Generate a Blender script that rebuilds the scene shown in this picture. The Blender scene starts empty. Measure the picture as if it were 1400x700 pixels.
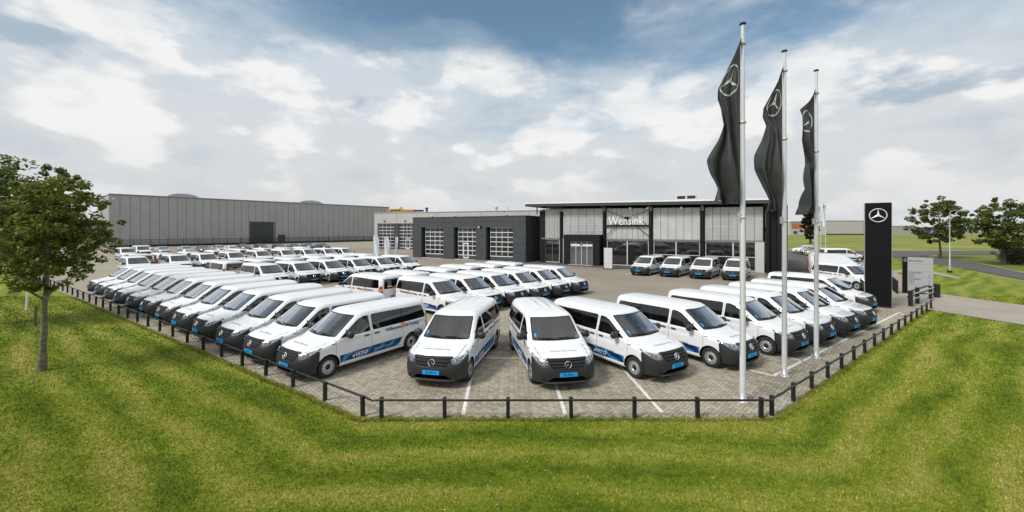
import bpy, bmesh, math, random
import numpy as np
from mathutils import Vector, Matrix

SC = bpy.context.scene
COL = SC.collection
RND = random.Random(7)
PI = math.pi

# ------------------------------------------------------------------ camera
FOC, HOR, CAMH = 545.0, 313.0, 4.7          # focal length and horizon in 1400 px units, lens height in metres
cam_d = bpy.data.cameras.new('camera')
cam = bpy.data.objects.new('camera', cam_d)
COL.objects.link(cam)
cam.location = (0, 0, CAMH)
cam.rotation_euler = (PI / 2, 0, 0)
cam_d.sensor_width = 36.0
cam_d.lens = FOC / 1400 * 36.0
cam_d.shift_y = -(350 - HOR) / 1400
cam_d.clip_start, cam_d.clip_end = 0.1, 6000
SC.camera = cam
SC.view_settings.view_transform = 'Standard'
SC.view_settings.look = 'None'
SC.view_settings.gamma = 1.0
SC.view_settings.exposure = 0.10
try:
    SC.cycles.max_bounces = 8
    SC.cycles.transparent_max_bounces = 12
except Exception:
    pass

# ------------------------------------------------------------------ sun
SUN_DIR = Vector((-0.62, -0.42, 0.80)).normalized()      # towards the sun
sun_d = bpy.data.lights.new('sun', 'SUN')
sun_d.energy = 2.8
sun_d.angle = math.radians(14)
sun_d.color = (1.0, 0.96, 0.9)
sun = bpy.data.objects.new('sun', sun_d)
COL.objects.link(sun)
sun.rotation_euler = SUN_DIR.to_track_quat('Z', 'Y').to_euler()
sun.location = (-40, -30, 60)

# ------------------------------------------------------------------ node helper
class NT:
    def __init__(s, tree):
        s.t = tree; s.n = tree.nodes; s.l = tree.links
    def new(s, typ, **kw):
        n = s.n.new(typ)
        for k, v in kw.items():
            setattr(n, k, v)
        return n
    def put(s, sock, v):
        if v is None: return
        if hasattr(v, 'links'): s.l.new(v, sock)
        else:
            if isinstance(v, (tuple, list)) and len(v) == 3 and sock.type == 'RGBA': v = (*v, 1)
            sock.default_value = v
    def math(s, op, a, b=None, c=None, clamp=False):
        n = s.new('ShaderNodeMath', operation=op, use_clamp=clamp)
        for i, v in enumerate((a, b, c)):
            if v is not None: s.put(n.inputs[i], v)
        return n.outputs[0]
    def vmath(s, op, a, b=None):
        n = s.new('ShaderNodeVectorMath', operation=op)
        s.put(n.inputs[0], a)
        if b is not None: s.put(n.inputs[1], b)
        return n.outputs['Value'] if op in ('DOT_PRODUCT', 'LENGTH') else n.outputs[0]
    def noise(s, vec, scale, detail=3, rough=0.55, dist=0.0):
        n = s.new('ShaderNodeTexNoise')
        if vec is not None: s.l.new(vec, n.inputs['Vector'])
        n.inputs['Scale'].default_value = scale; n.inputs['Detail'].default_value = detail
        n.inputs['Roughness'].default_value = rough; n.inputs['Distortion'].default_value = dist
        return n.outputs[0]
    def ramp(s, fac, stops, interp='LINEAR'):
        n = s.new('ShaderNodeValToRGB'); cr = n.color_ramp; cr.interpolation = interp
        while len(cr.elements) < len(stops): cr.elements.new(0.5)
        for e, (p, c) in zip(cr.elements, stops):
            e.position = p
            e.color = (c, c, c, 1) if isinstance(c, (int, float)) else (*c, 1)
        s.put(n.inputs[0], fac)
        return n.outputs[0]
    def smooth(s, v, a, b):
        n = s.new('ShaderNodeMapRange', interpolation_type='SMOOTHSTEP')
        s.put(n.inputs[0], v); n.inputs[1].default_value = a; n.inputs[2].default_value = b
        return n.outputs[0]
    def mix(s, f, a, b, blend='MIX'):
        n = s.new('ShaderNodeMix', data_type='RGBA', blend_type=blend)
        s.put(n.inputs[0], f); s.put(n.inputs[6], a); s.put(n.inputs[7], b)
        return n.outputs[2]
    def mapping(s, vec, loc=(0, 0, 0), rot=(0, 0, 0), scale=(1, 1, 1)):
        n = s.new('ShaderNodeMapping')
        s.l.new(vec, n.inputs[0])
        n.inputs[1].default_value = loc; n.inputs[2].default_value = rot; n.inputs[3].default_value = scale
        return n.outputs[0]

# ------------------------------------------------------------------ sky: Nishita with a broken layer of cloud
world = bpy.data.worlds.new('World')
SC.world = world
world.use_nodes = True
W = NT(world.node_tree)
W.n.clear()
sky = W.new('ShaderNodeTexSky', sky_type='NISHITA')
sky.sun_disc = False
sky.sun_elevation = math.asin(SUN_DIR.z)
sky.sun_rotation = math.atan2(SUN_DIR.x, SUN_DIR.y)
sky.air_density = 1.0; sky.dust_density = 0.6; sky.ozone_density = 2.0
tc = W.new('ShaderNodeTexCoord')
dirv = W.new('ShaderNodeVectorMath', operation='NORMALIZE')
W.l.new(tc.outputs['Generated'], dirv.inputs[0])
dv = dirv.outputs[0]
sep = W.new('ShaderNodeSeparateXYZ'); W.l.new(dv, sep.inputs[0])
el = W.math('MAXIMUM', sep.outputs[2], 0.0)
den = W.math('ADD', el, 0.16)
comb = W.new('ShaderNodeCombineXYZ')
W.put(comb.inputs[0], W.math('DIVIDE', sep.outputs[0], den))
W.put(comb.inputs[1], W.math('DIVIDE', sep.outputs[1], den))
cp = comb.outputs[0]                                            # direction projected on the cloud layer
az = W.math('ARCTAN2', sep.outputs[0], sep.outputs[1])
def blob(a, e, ra, re):
    """soft patch of sky around an azimuth / elevation (degrees)"""
    da = W.math('DIVIDE', W.math('SUBTRACT', az, math.radians(a)), math.radians(ra))
    de = W.math('DIVIDE', W.math('SUBTRACT', W.math('ARCSINE', sep.outputs[2]), math.radians(e)), math.radians(re))
    d2 = W.math('ADD', W.math('MULTIPLY', da, da), W.math('MULTIPLY', de, de))
    return W.math('POWER', 2.718, W.math('MULTIPLY', d2, -1.0))
n_big = W.noise(W.mapping(cp, loc=(3.1, 1.7, 0), scale=(1.0, 1.25, 1)), 0.75, 6, 0.55, 0.4)
n_fine = W.noise(W.mapping(cp, loc=(7.3, 2.9, 0)), 2.1, 7, 0.6, 0.2)
n_puff = W.noise(W.mapping(dv, loc=(1.3, 4.2, 0.4), scale=(1, 1, 2.1)), 5.2, 6, 0.5, 0.0)
n_wisp = W.noise(W.mapping(dv, loc=(8.3, 1.2, 5.4), scale=(1, 1, 2.3)), 7.0, 6, 0.55, 0.1)
cover = W.math('ADD', W.math('MULTIPLY', n_big, 0.72), W.math('MULTIPLY', n_wisp, 0.32))
# openings of blue seen in the photograph, and the veil that thickens towards the horizon
gaps = W.math('ADD', W.math('MULTIPLY', blob(-18, 29.0, 17, 5.0), 0.24), W.math('MULTIPLY', blob(7, 28.0, 12, 5.0), 0.20))
gaps = W.math('ADD', gaps, W.math('MULTIPLY', blob(36, 24, 24, 5.5), 0.24))
gaps = W.math('ADD', gaps, W.math('MULTIPLY', blob(-50, 23, 16, 3.6), 0.14))
veil = W.smooth(el, 0.50, 0.10)
high = W.smooth(el, 0.68, 0.88)                                   # the cloud layer closes again overhead
cover = W.math('ADD', W.math('SUBTRACT', cover, gaps), W.math('MULTIPLY', veil, 0.18))
cover = W.math('ADD', cover, W.math('MULTIPLY', high, 0.16))
mask = W.smooth(cover, 0.30, 0.60)
# cloud tone: a grey-blue sheet with brighter cumulus heads and a dark bellied bank high up
sheet_ = W.mix(W.smooth(el, 0.42, 0.10), (0.645, 0.72, 0.79), (0.72, 0.74, 0.757))
sheet_ = W.mix(W.smooth(el, 0.44, 0.58), sheet_, (0.40, 0.51, 0.63))
sheet_ = W.mix(W.math('MULTIPLY', high, 1.0), sheet_, (0.88, 0.88, 0.88))
head = W.math('ADD', n_puff, W.math('MULTIPLY', blob(-6, 21.5, 11, 3.6), 0.13))
head = W.math('ADD', head, W.math('MULTIPLY', blob(-47, 19.5, 12, 2.6), 0.09))
head = W.math('ADD', head, W.math('MULTIPLY', blob(33, 15, 18, 5), 0.08))
head = W.math('ADD', head, W.math('MULTIPLY', W.math('SUBTRACT', n_wisp, 0.5), 0.25))
cloud = W.mix(W.smooth(head, 0.50, 0.61), sheet_, (0.93, 0.93, 0.925))
belly = W.smooth(W.math('ADD', W.math('MULTIPLY', n_puff, -1.0), W.math('MULTIPLY', n_wisp, 0.35)), -0.28, -0.16)
cloud = W.mix(W.math('MULTIPLY', belly, 0.55), cloud, (0.52, 0.60, 0.68))
bank = W.math('ADD', W.math('MULTIPLY', blob(-17, 25.0, 15, 2.6), 1.05), W.math('MULTIPLY', W.math('SUBTRACT', n_wisp, 0.5), 2.0))
bank = W.math('MULTIPLY', W.smooth(bank, 0.25, 0.95), 0.85)
low = W.smooth(el, 0.20, 0.02)
cloud = W.mix(W.math('MULTIPLY', low, 0.65), cloud, (0.70, 0.715, 0.73))
dark = W.math('ADD', W.math('MULTIPLY', blob(46, 14.3, 7.0, 2.3), 0.95), W.math('MULTIPLY', blob(-51, 17.5, 5.5, 1.3), 0.85), None, True)
dark = W.math('ADD', dark, W.math('MULTIPLY', W.math('SUBTRACT', W.noise(W.mapping(dv, loc=(5.1, 0.3, 2.2), scale=(1, 1, 2.2)), 9.0, 5, 0.55), 0.5), 2.2))
dark = W.math('MULTIPLY', W.smooth(dark, 0.42, 0.85), 0.75)
cloud = W.mix(dark, cloud, (0.36, 0.47, 0.58))
skyc = W.mix(1.0, sky.outputs[0], (0.135, 0.145, 0.128), 'MULTIPLY')
col = W.mix(mask, skyc, cloud)
col = W.mix(bank, col, (0.20, 0.335, 0.48))                      # the dark bank high over the warehouse
bg = W.new('ShaderNodeBackground'); W.l.new(col, bg.inputs[0]); bg.inputs[1].default_value = 0.90
wo = W.new('ShaderNodeOutputWorld'); W.l.new(bg.outputs[0], wo.inputs[0])

# ------------------------------------------------------------------ materials
MATS = {}
def mat(name, color=(0.5, 0.5, 0.5), rough=0.5, metal=0.0, coat=0.0, spec=0.5, var=0.0, vscale=3.0, bump=0.0, bscale=40.0, emit=None):
    """plain procedural material; var = noise variation of the colour, bump = fine relief"""
    if name in MATS: return MATS[name]
    m = bpy.data.materials.new(name); m.use_nodes = True
    T = NT(m.node_tree); b = m.node_tree.nodes['Principled BSDF']
    b.inputs['Base Color'].default_value = (*color, 1)
    b.inputs['Roughness'].default_value = rough
    b.inputs['Metallic'].default_value = metal
    b.inputs['Coat Weight'].default_value = coat
    b.inputs['Coat Roughness'].default_value = 0.05
    b.inputs['Specular IOR Level'].default_value = spec
    if var or bump:
        g = T.new('ShaderNodeNewGeometry').outputs['Position']
    if var:
        f = T.noise(g, vscale, 4, 0.6)
        lo = tuple(c * (1 - var) for c in color); hi = tuple(min(1, c * (1 + var)) for c in color)
        T.put(b.inputs['Base Color'], T.ramp(f, [(0.3, lo), (0.7, hi)]))
    if bump:
        bn = T.new('ShaderNodeBump'); bn.inputs['Strength'].default_value = bump; bn.inputs['Distance'].default_value = 0.02
        T.put(bn.inputs['Height'], T.noise(g, bscale, 3, 0.6)); T.l.new(bn.outputs[0], b.inputs['Normal'])
    if emit: b.inputs['Emission Color'].default_value = (*emit, 1); b.inputs['Emission Strength'].default_value = 1
    MATS[name] = m
    return m

def glass_mat(name, tint, ior=1.75, rough=0.0, facing=None):
    """thin sheet of tinted glass: mirror by Fresnel, the rest seen through"""
    m = bpy.data.materials.new(name); m.use_nodes = True
    T = NT(m.node_tree); T.n.clear()
    fr = T.new('ShaderNodeFresnel'); fr.inputs[0].default_value = ior
    tr = T.new('ShaderNodeBsdfTransparent'); tr.inputs[0].default_value = (*tint, 1)
    gl = T.new('ShaderNodeBsdfGlossy'); gl.inputs['Roughness'].default_value = rough
    f_ = fr.outputs[0]
    if facing:                                                     # laminated coated screen: base mirror plus a rise towards grazing view
        lw = T.new('ShaderNodeLayerWeight'); lw.inputs[0].default_value = 0.5
        f_ = T.math('ADD', facing[0], T.math('MULTIPLY', T.smooth(lw.outputs['Facing'], facing[2], facing[3]), facing[1]), None, True)
    mx = T.new('ShaderNodeMixShader'); T.l.new(f_, mx.inputs[0]); T.l.new(tr.outputs[0], mx.inputs[1]); T.l.new(gl.outputs[0], mx.inputs[2])
    o = T.new('ShaderNodeOutputMaterial'); T.l.new(mx.outputs[0], o.inputs[0])
    MATS[name] = m
    return m

M_PAINT = mat('white_paint', (0.80, 0.81, 0.82), 0.28, coat=0.8)
M_BLACKPL = mat('black_plastic', (0.021, 0.0215, 0.023), 0.45, bump=0.05, bscale=300)
M_DARK = mat('matt_black', (0.012, 0.012, 0.013), 0.7)
M_RUBBER = mat('tyre_rubber', (0.018, 0.018, 0.018), 0.8)
M_TRIM = mat('window_trim', (0.008, 0.008, 0.009), 0.12)
M_STEEL = mat('wheel_cover_silver', (0.52, 0.53, 0.54), 0.32, metal=0.55)
M_CHROME = mat('chrome', (0.85, 0.86, 0.87), 0.12, metal=1.0)
M_LAMP = mat('lamp_reflector', (0.72, 0.74, 0.76), 0.15, metal=0.75)
M_LAMPDARK = mat('lamp_housing', (0.26, 0.27, 0.285), 0.14, metal=0.75)
M_LAMPBROW = mat('lamp_brow', (0.02, 0.02, 0.022), 0.2)
M_PLATE = mat('plate_blue', (0.005, 0.36, 0.83), 0.35)
M_INK = mat('plate_ink', (0.01, 0.03, 0.06), 0.5)
M_SEAT = mat('seat_cloth', (0.12, 0.122, 0.13), 0.85)
M_PAPER = mat('paper', (0.8, 0.8, 0.78), 0.7)
M_STICK = mat('sticker_blue', (0.05, 0.35, 0.75), 0.5)
M_FLOOR = mat('cabin_floor', (0.07, 0.07, 0.072), 0.8)
M_DASH = mat('dashboard_plastic', (0.085, 0.087, 0.092), 0.6)
M_LETTER = mat('dark_lettering', (0.03, 0.037, 0.05), 0.4)
M_LETTERW = mat('white_lettering', (0.85, 0.86, 0.88), 0.4)
M_LETTERB = mat('light_blue_lettering', (0.16, 0.48, 0.80), 0.4)
M_ORANGE = mat('orange_vinyl', (0.75, 0.24, 0.03), 0.4)
M_OCHRE = mat('ochre_vinyl', (0.72, 0.52, 0.25), 0.4)
M_RED = mat('tail_lamp_red', (0.42, 0.03, 0.015), 0.15, coat=0.6)
M_AMBER = mat('tail_lamp_amber', (0.75, 0.30, 0.03), 0.15, coat=0.6)
M_GAP = mat('panel_gap', (0.10, 0.10, 0.105), 0.8)
M_GLASS = glass_mat('clear_car_glass', (0.52, 0.55, 0.55), 1.9)
M_WSGLASS = glass_mat('windscreen_glass', (0.66, 0.69, 0.69), 1.5, facing=(0.16, 0.78, 0.40, 0.68))
M_GLASSD = glass_mat('tinted_car_glass', (0.34, 0.355, 0.36), 1.85)

def stripe_mat():
    m = bpy.data.materials.new('blue_vinyl_stripe'); m.use_nodes = True
    T = NT(m.node_tree); b = m.node_tree.nodes['Principled BSDF']
    o = T.new('ShaderNodeTexCoord').outputs['Object']
    w = T.new('ShaderNodeTexWave', wave_type='BANDS', bands_direction='DIAGONAL')
    T.l.new(T.mapping(o, scale=(1.0, 0.2, 1.6)), w.inputs[0])
    w.inputs['Scale'].default_value = 1.1; w.inputs['Distortion'].default_value = 7; w.inputs['Detail'].default_value = 3
    c = T.ramp(w.outputs[0], [(0.0, (0.003, 0.018, 0.07)), (0.5, (0.006, 0.06, 0.19)), (0.82, (0.01, 0.12, 0.36)), (1.0, (0.03, 0.30, 0.62))])
    T.put(b.inputs['Base Color'], c); b.inputs['Roughness'].default_value = 0.3
    MATS['stripe'] = m
    return m
M_STRIPE = stripe_mat()

# ------------------------------------------------------------------ object helpers
def tag(o, label=None, cat=None, group=None, kind=None):
    if label: o['label'] = label
    if cat: o['category'] = cat
    if group: o['group'] = group
    if kind: o['kind'] = kind
    return o
def empty(name, loc=(0, 0, 0), rz=0.0, parent=None):
    o = bpy.data.objects.new(name, None); COL.objects.link(o)
    o.location = loc; o.rotation_euler = (0, 0, rz); o.empty_display_size = 0.2
    if parent: o.parent = parent
    return o
def kids(o):
    return list(o.children)
def copy_tree(o, parent=None, skip=()):
    c = o.copy(); COL.objects.link(c); c.parent = parent
    if parent is not None: c.matrix_parent_inverse = Matrix()
    for ch in o.children:
        if ch.name.split('.')[0] in skip: continue
        copy_tree(ch, c, skip)
    return c

class MB:
    """collects shapes and links them as ONE mesh object"""
    def __init__(s): s.v = []; s.f = []; s.m = []; s.sm = []
    def add(s, verts, faces, mi=0, smooth=False):
        b = len(s.v); s.v += [tuple(v) for v in verts]
        for f in faces:
            s.f.append(tuple(b + i for i in f)); s.m.append(mi); s.sm.append(smooth)
        return s
    def box(s, c, d, rz=0.0, mi=0, M=None):
        x, y, z = d[0] / 2, d[1] / 2, d[2] / 2
        vs = [Vector((a * x, b_ * y, e * z)) for e in (-1, 1) for b_ in (-1, 1) for a in (-1, 1)]
        R = M if M is not None else Matrix.Rotation(rz, 3, 'Z')
        vs = [R @ v + Vector(c) for v in vs]
        return s.add(vs, [(0, 2, 3, 1), (4, 5, 7, 6), (0, 1, 5, 4), (2, 6, 7, 3), (1, 3, 7, 5), (0, 4, 6, 2)], mi)
    def span(s, p0, p1, mi=0):
        return s.box([(a + b) / 2 for a, b in zip(p0, p1)], [abs(b - a) for a, b in zip(p0, p1)], 0, mi)
    def cbox(s, c, d, ch=0.01, rz=0.0, mi=0):
        """box with chamfered vertical and top edges"""
        x, y, z = d[0] / 2, d[1] / 2, d[2] / 2
        def ring(k, zz): return [(-x + k, -y, zz), (x - k, -y, zz), (x, -y + k, zz), (x, y - k, zz), (x - k, y, zz), (-x + k, y, zz), (-x, y - k, zz), (-x, -y + k, zz)]
        def ring2(k, zz): return [(px * (1 - k / x), py * (1 - k / y), zz) for px, py, _ in ring(k, 0)]
        vs = ring(ch, -z) + ring(ch, z - ch) + ring2(ch, z)
        fs = []
        for r in range(2):
            for i in range(8): fs.append((r * 8 + i, r * 8 + (i + 1) % 8, r * 8 + 8 + (i + 1) % 8, r * 8 + 8 + i))
        fs.append(tuple(range(16, 24))); fs.append(tuple(reversed(range(8))))
        R = Matrix.Rotation(rz, 3, 'Z')
        return s.add([R @ Vector(v) + Vector(c) for v in vs], fs, mi)
    def tube(s, pts, rad, n=8, mi=0, caps=True, smooth=True):
        pts = [Vector(p) for p in pts]
        rad = rad if isinstance(rad, (list, tuple)) else [rad] * len(pts)
        vs = []
        for i, p in enumerate(pts):
            t = (pts[min(i + 1, len(pts) - 1)] - pts[max(i - 1, 0)])
            if t.length < 1e-9: t = Vector((0, 0, 1))
            t.normalize()
            a = t.cross(Vector((0, 0, 1)) if abs(t.z) < 0.9 else Vector((1, 0, 0))).normalized(); b = t.cross(a)
            for k in range(n):
                an = 2 * PI * k / n
                vs.append(p + (a * math.cos(an) + b * math.sin(an)) * rad[i])
        fs = []
        for i in range(len(pts) - 1):
            for k in range(n):
                fs.append((i * n + k, i * n + (k + 1) % n, (i + 1) * n + (k + 1) % n, (i + 1) * n + k))
        s.add(vs, fs, mi, smooth)
        if caps:
            s.add(vs[:n], [tuple(range(n))], mi); s.add(vs[-n:], [tuple(reversed(range(n)))], mi)
        return s
    def lathe(s, prof, n=24, axis='Y', c=(0, 0, 0), mi=0, smooth=True):
        """prof: (radius, offset along the axis)"""
        vs = []
        for r, h in prof:
            for k in range(n):
                a = 2 * PI * k / n
                p = {'Y': (r * math.cos(a), h, r * math.sin(a)), 'Z': (r * math.cos(a), r * math.sin(a), h), 'X': (h, r * math.cos(a), r * math.sin(a))}[axis]
                vs.append(tuple(q + w for q, w in zip(p, c)))
        fs = []
        for i in range(len(prof) - 1):
            for k in range(n):
                fs.append((i * n + k, i * n + (k + 1) % n, (i + 1) * n + (k + 1) % n, (i + 1) * n + k))
        return s.add(vs, fs, mi, smooth)
    def prism(s, poly, z0, z1, mi=0):
        n = len(poly)
        vs = [(x, y, z0) for x, y in poly] + [(x, y, z1) for x, y in poly]
        fs = [tuple(reversed(range(n))), tuple(range(n, 2 * n))] + [(i, (i + 1) % n, n + (i + 1) % n, n + i) for i in range(n)]
        return s.add(vs, fs, mi)
    def build(s, name, mats, parent=None, loc=(0, 0, 0), rz=0.0, kind=None, fix=False):
        me = bpy.data.meshes.new(name)
        me.from_pydata(s.v, [], s.f)
        mats = mats if isinstance(mats, (list, tuple)) else [mats]
        for m in mats: me.materials.append(m)
        if any(s.m): me.polygons.foreach_set('material_index', s.m)
        if any(s.sm): me.polygons.foreach_set('use_smooth', s.sm)
        if fix:
            bm = bmesh.new(); bm.from_mesh(me); bmesh.ops.recalc_face_normals(bm, faces=bm.faces); bm.to_mesh(me); bm.free()
        me.update()
        return link(name, me, parent, loc, rz, kind)
def link(name, me, parent=None, loc=(0, 0, 0), rz=0.0, kind=None):
    o = bpy.data.objects.new(name, me); COL.objects.link(o)
    o.location = loc; o.rotation_euler = (0, 0, rz)
    if parent is not None: o.parent = parent
    if kind: o['kind'] = kind
    return o

def text_mesh(txt, size, depth=0.0, align='CENTER', font_scale=1.0, shear=0.0, space=1.0, off=0.0):
    """lettering as a mesh lying in XY, baseline at y=0"""
    cu = bpy.data.curves.new('lettering', 'FONT')
    cu.body = txt; cu.size = size; cu.extrude = depth; cu.align_x = align; cu.shear = shear; cu.space_character = space
    cu.resolution_u = 2; cu.offset = off
    ob = bpy.data.objects.new('lettering_tmp', cu); COL.objects.link(ob)
    bpy.context.view_layer.update()
    dg = bpy.context.evaluated_depsgraph_get()
    me = bpy.data.meshes.new_from_object(ob.evaluated_get(dg))
    bpy.data.objects.remove(ob); bpy.data.curves.remove(cu)
    if font_scale != 1.0: me.transform(Matrix.Diagonal((font_scale, 1, 1, 1)))
    return me
def text_obj(name, txt, size, m, parent, M, depth=0.0, **kw):
    me = text_mesh(txt, size, depth, **kw)
    me.transform(M); me.materials.clear(); me.materials.append(m)
    return link(name, me, parent)
def frame(o, ax, ay):
    """matrix that takes XY-plane shapes to origin o with axes ax, ay"""
    ax = Vector(ax).normalized(); ay = Vector(ay); ay = (ay - ax * ay.dot(ax)).normalized(); az_ = ax.cross(ay)
    M = Matrix.Identity(4)
    for i in range(3):
        M[i][0] = ax[i]; M[i][1] = ay[i]; M[i][2] = az_[i]; M[i][3] = o[i]
    return M
def star_mb(R, t, d):
    """three-pointed star in a ring, in XY, radius R, ring half-thickness t, depth d"""
    b = MB()
    n = 28
    vs = []
    for k in range(n):
        a = 2 * PI * k / n
        for r, z in ((R, 0), (R - t, d), (R - 2 * t, 0), (R - t, -d * 0.3)):
            vs.append((r * math.cos(a), r * math.sin(a), z))
    fs = []
    for k in range(n):
        for j in range(4):
            fs.append((k * 4 + j, k * 4 + (j + 1) % 4, ((k + 1) % n) * 4 + (j + 1) % 4, ((k + 1) % n) * 4 + j))
    b.add(vs, fs, 0, False)
    for k in range(3):
        a = PI / 2 + k * 2 * PI / 3
        tip = (math.cos(a) * (R - t), math.sin(a) * (R - t), d * 0.4)
        q = 0.16 * R
        l = (math.cos(a + PI / 3) * q, math.sin(a + PI / 3) * q, 0); r = (math.cos(a - PI / 3) * q, math.sin(a - PI / 3) * q, 0)
        b.add([(0, 0, d * 1.2), l, tip, r], [(0, 2, 1), (0, 3, 2)])
    return b
def px(x, y, z=0.0):
    """measured photo position -> world point at height z"""
    k = (y - HOR) / (CAMH - z)
    return Vector(((x - 700) / k, FOC / k, z))
# ------------------------------------------------------------------ ground
U = Vector((0.832, -0.555, 0))          # axis of the yard: rows and buildings follow it
V = Vector((0.555, 0.832, 0))
AU = math.atan2(U.y, U.x)
SITE = [(-3.8, 9.93), (6.55, 9.93), (24.3, 23.3), (25.2, 19.0), (26.6, 11.0), (34.5, 11.0), (32.6, 20.0), (31.4, 26.4), (31.2, 30.0), (49.5, 53.0), (64, 88), (20, 112), (-48, 172), (-135, 122), (-62, 48.6)]
LF0, LFD = Vector((-3.67, 10.0, 0)), Vector((-0.832, 0.555, 0))
RF0, RFD = Vector((6.5, 10.05, 0)), Vector((0.803, 0.596, 0))

def inpoly_np(poly, x, y):
    c = np.zeros(len(x), bool); n = len(poly)
    for i in range(n):
        x0, y0 = poly[i]; x1, y1 = poly[(i + 1) % n]
        if y0 == y1: continue
        k = ((y0 > y) != (y1 > y)) & (x < (x1 - x0) * (y - y0) / (y1 - y0) + x0)
        c ^= k
    return c
def sheet(name, poly, z, m, kind='structure', parent=None):
    b = MB(); b.add([(x, y, z) for x, y in poly], [tuple(range(len(poly)))])
    o = b.build(name, m, parent, kind=kind)
    bm = bmesh.new(); bm.from_mesh(o.data)
    bmesh.ops.triangulate(bm, faces=bm.faces)
    bmesh.ops.recalc_face_normals(bm, faces=bm.faces)
    if sum(f.normal.z for f in bm.faces) < 0: bmesh.ops.reverse_faces(bm, faces=bm.faces)
    bm.to_mesh(o.data); bm.free()
    return o

def grass_color(T, blade=False):
    """mown lawn: stripes that run parallel to the rail, dry straw patches"""
    p = T.new('ShaderNodeNewGeometry').outputs['Position']
    def line(p0, n): return T.math('SUBTRACT', T.vmath('DOT_PRODUCT', p, tuple(n)), float(Vector(p0).dot(Vector(n))))
    t = T.math('MAXIMUM', line(LF0, (-0.555, -0.832, 0)), T.math('MAXIMUM', line((0, 9.93, 0), (0, -1, 0)), line(RF0, (0.596, -0.803, 0))))
    wob = T.math('MULTIPLY', T.noise(p, 0.20, 4, 0.6), 2.6)
    st = T.math('SINE', T.math('MULTIPLY', T.math('ADD', t, wob), 2 * PI / 1.25))
    sx_ = T.new('ShaderNodeSeparateXYZ'); T.l.new(p, sx_.inputs[0])
    cb = T.new('ShaderNodeCombineXYZ'); T.put(cb.inputs[0], t); T.put(cb.inputs[1], T.math('MULTIPLY', sx_.outputs[0], 0.22))
    n1 = T.noise(cb.outputs[0], 0.95, 6, 0.62, 0.5)
    cb2 = T.new('ShaderNodeCombineXYZ'); T.put(cb2.inputs[0], T.math('MULTIPLY', t, 5.5)); T.put(cb2.inputs[1], T.math('MULTIPLY', sx_.outputs[0], 1.1))
    n1b = T.noise(cb2.outputs[0], 1.0, 5, 0.7, 0.6)
    n2 = T.noise(p, 4.5, 6, 0.75, 0.5); n3 = T.noise(T.mapping(p, loc=(9, 4, 0)), 0.13, 3, 0.5)
    f = T.math('ADD', T.math('MULTIPLY', st, 0.06), T.math('MULTIPLY', n1, 0.40))
    f = T.math('ADD', f, T.math('MULTIPLY', n1b, 0.22))
    f = T.math('ADD', f, T.math('ADD', T.math('MULTIPLY', n2, 0.26), T.math('MULTIPLY', n3, 0.22)))
    c = T.ramp(f, [(0.40, (0.078, 0.128, 0.007)), (0.50, (0.145, 0.198, 0.014)), (0.58, (0.215, 0.252, 0.027)), (0.67, (0.30, 0.295, 0.060)), (0.80, (0.41, 0.37, 0.12))])
    if blade:
        r = T.new('ShaderNodeNewGeometry').outputs['Random Per Island']
        v = T.ramp(r, [(0.0, (0.62, 0.66, 0.58)), (0.5, (1.0, 1.0, 1.0)), (0.85, (1.4, 1.35, 1.4)), (1.0, (2.2, 1.9, 2.6))])
        v = T.mix(1.0, v, T.ramp(T.noise(p, 11, 3, 0.7), [(0.30, (0.72, 0.75, 0.68)), (0.52, (1.0, 1.0, 1.0)), (0.72, (1.4, 1.32, 1.4))]), 'MULTIPLY')
        c = T.mix(1.0, c, v, 'MULTIPLY')
    return c
def grass_mat(name, blade=False):
    m = bpy.data.materials.new(name); m.use_nodes = True
    T = NT(m.node_tree); b = m.node_tree.nodes['Principled BSDF']
    T.put(b.inputs['Base Color'], grass_color(T, blade)); b.inputs['Roughness'].default_value = 0.8
    b.inputs['Specular IOR Level'].default_value = 0.15
    if not blade:
        T.put(b.inputs['Base Color'], T.mix(1.0, b.inputs['Base Color'].links[0].from_socket, (0.92, 0.92, 0.92), 'MULTIPLY'))
        g = T.new('ShaderNodeNewGeometry').outputs['Position']
        bn = T.new('ShaderNodeBump'); bn.inputs['Strength'].default_value = 0.8; bn.inputs['Distance'].default_value = 0.05
        T.put(bn.inputs['Height'], T.noise(g, 14, 4, 0.7)); T.l.new(bn.outputs[0], b.inputs['Normal'])
    return m
M_LAWN = grass_mat('mown_lawn'); M_BLADE = grass_mat('grass_blades', True)

def ramp_mat(name, stops, scale, detail=4, rough=0.9, bump=0.3, bscale=60, fine=0.0, rotz=0):
    m = bpy.data.materials.new(name); m.use_nodes = True
    T = NT(m.node_tree); b = m.node_tree.nodes['Principled BSDF']
    p = T.new('ShaderNodeNewGeometry').outputs['Position']
    f = T.noise(p, scale, detail, 0.6)
    if fine: f = T.math('ADD', T.math('MULTIPLY', f, 1 - fine), T.math('MULTIPLY', T.noise(p, 9, 4, 0.7), fine))
    T.put(b.inputs['Base Color'], T.ramp(f, stops)); b.inputs['Roughness'].default_value = rough
    b.inputs['Specular IOR Level'].default_value = 0.25
    bn = T.new('ShaderNodeBump'); bn.inputs['Strength'].default_value = bump; bn.inputs['Distance'].default_value = 0.01
    T.put(bn.inputs['Height'], T.noise(p, bscale, 3, 0.6)); T.l.new(bn.outputs[0], b.inputs['Normal'])
    return m
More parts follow.
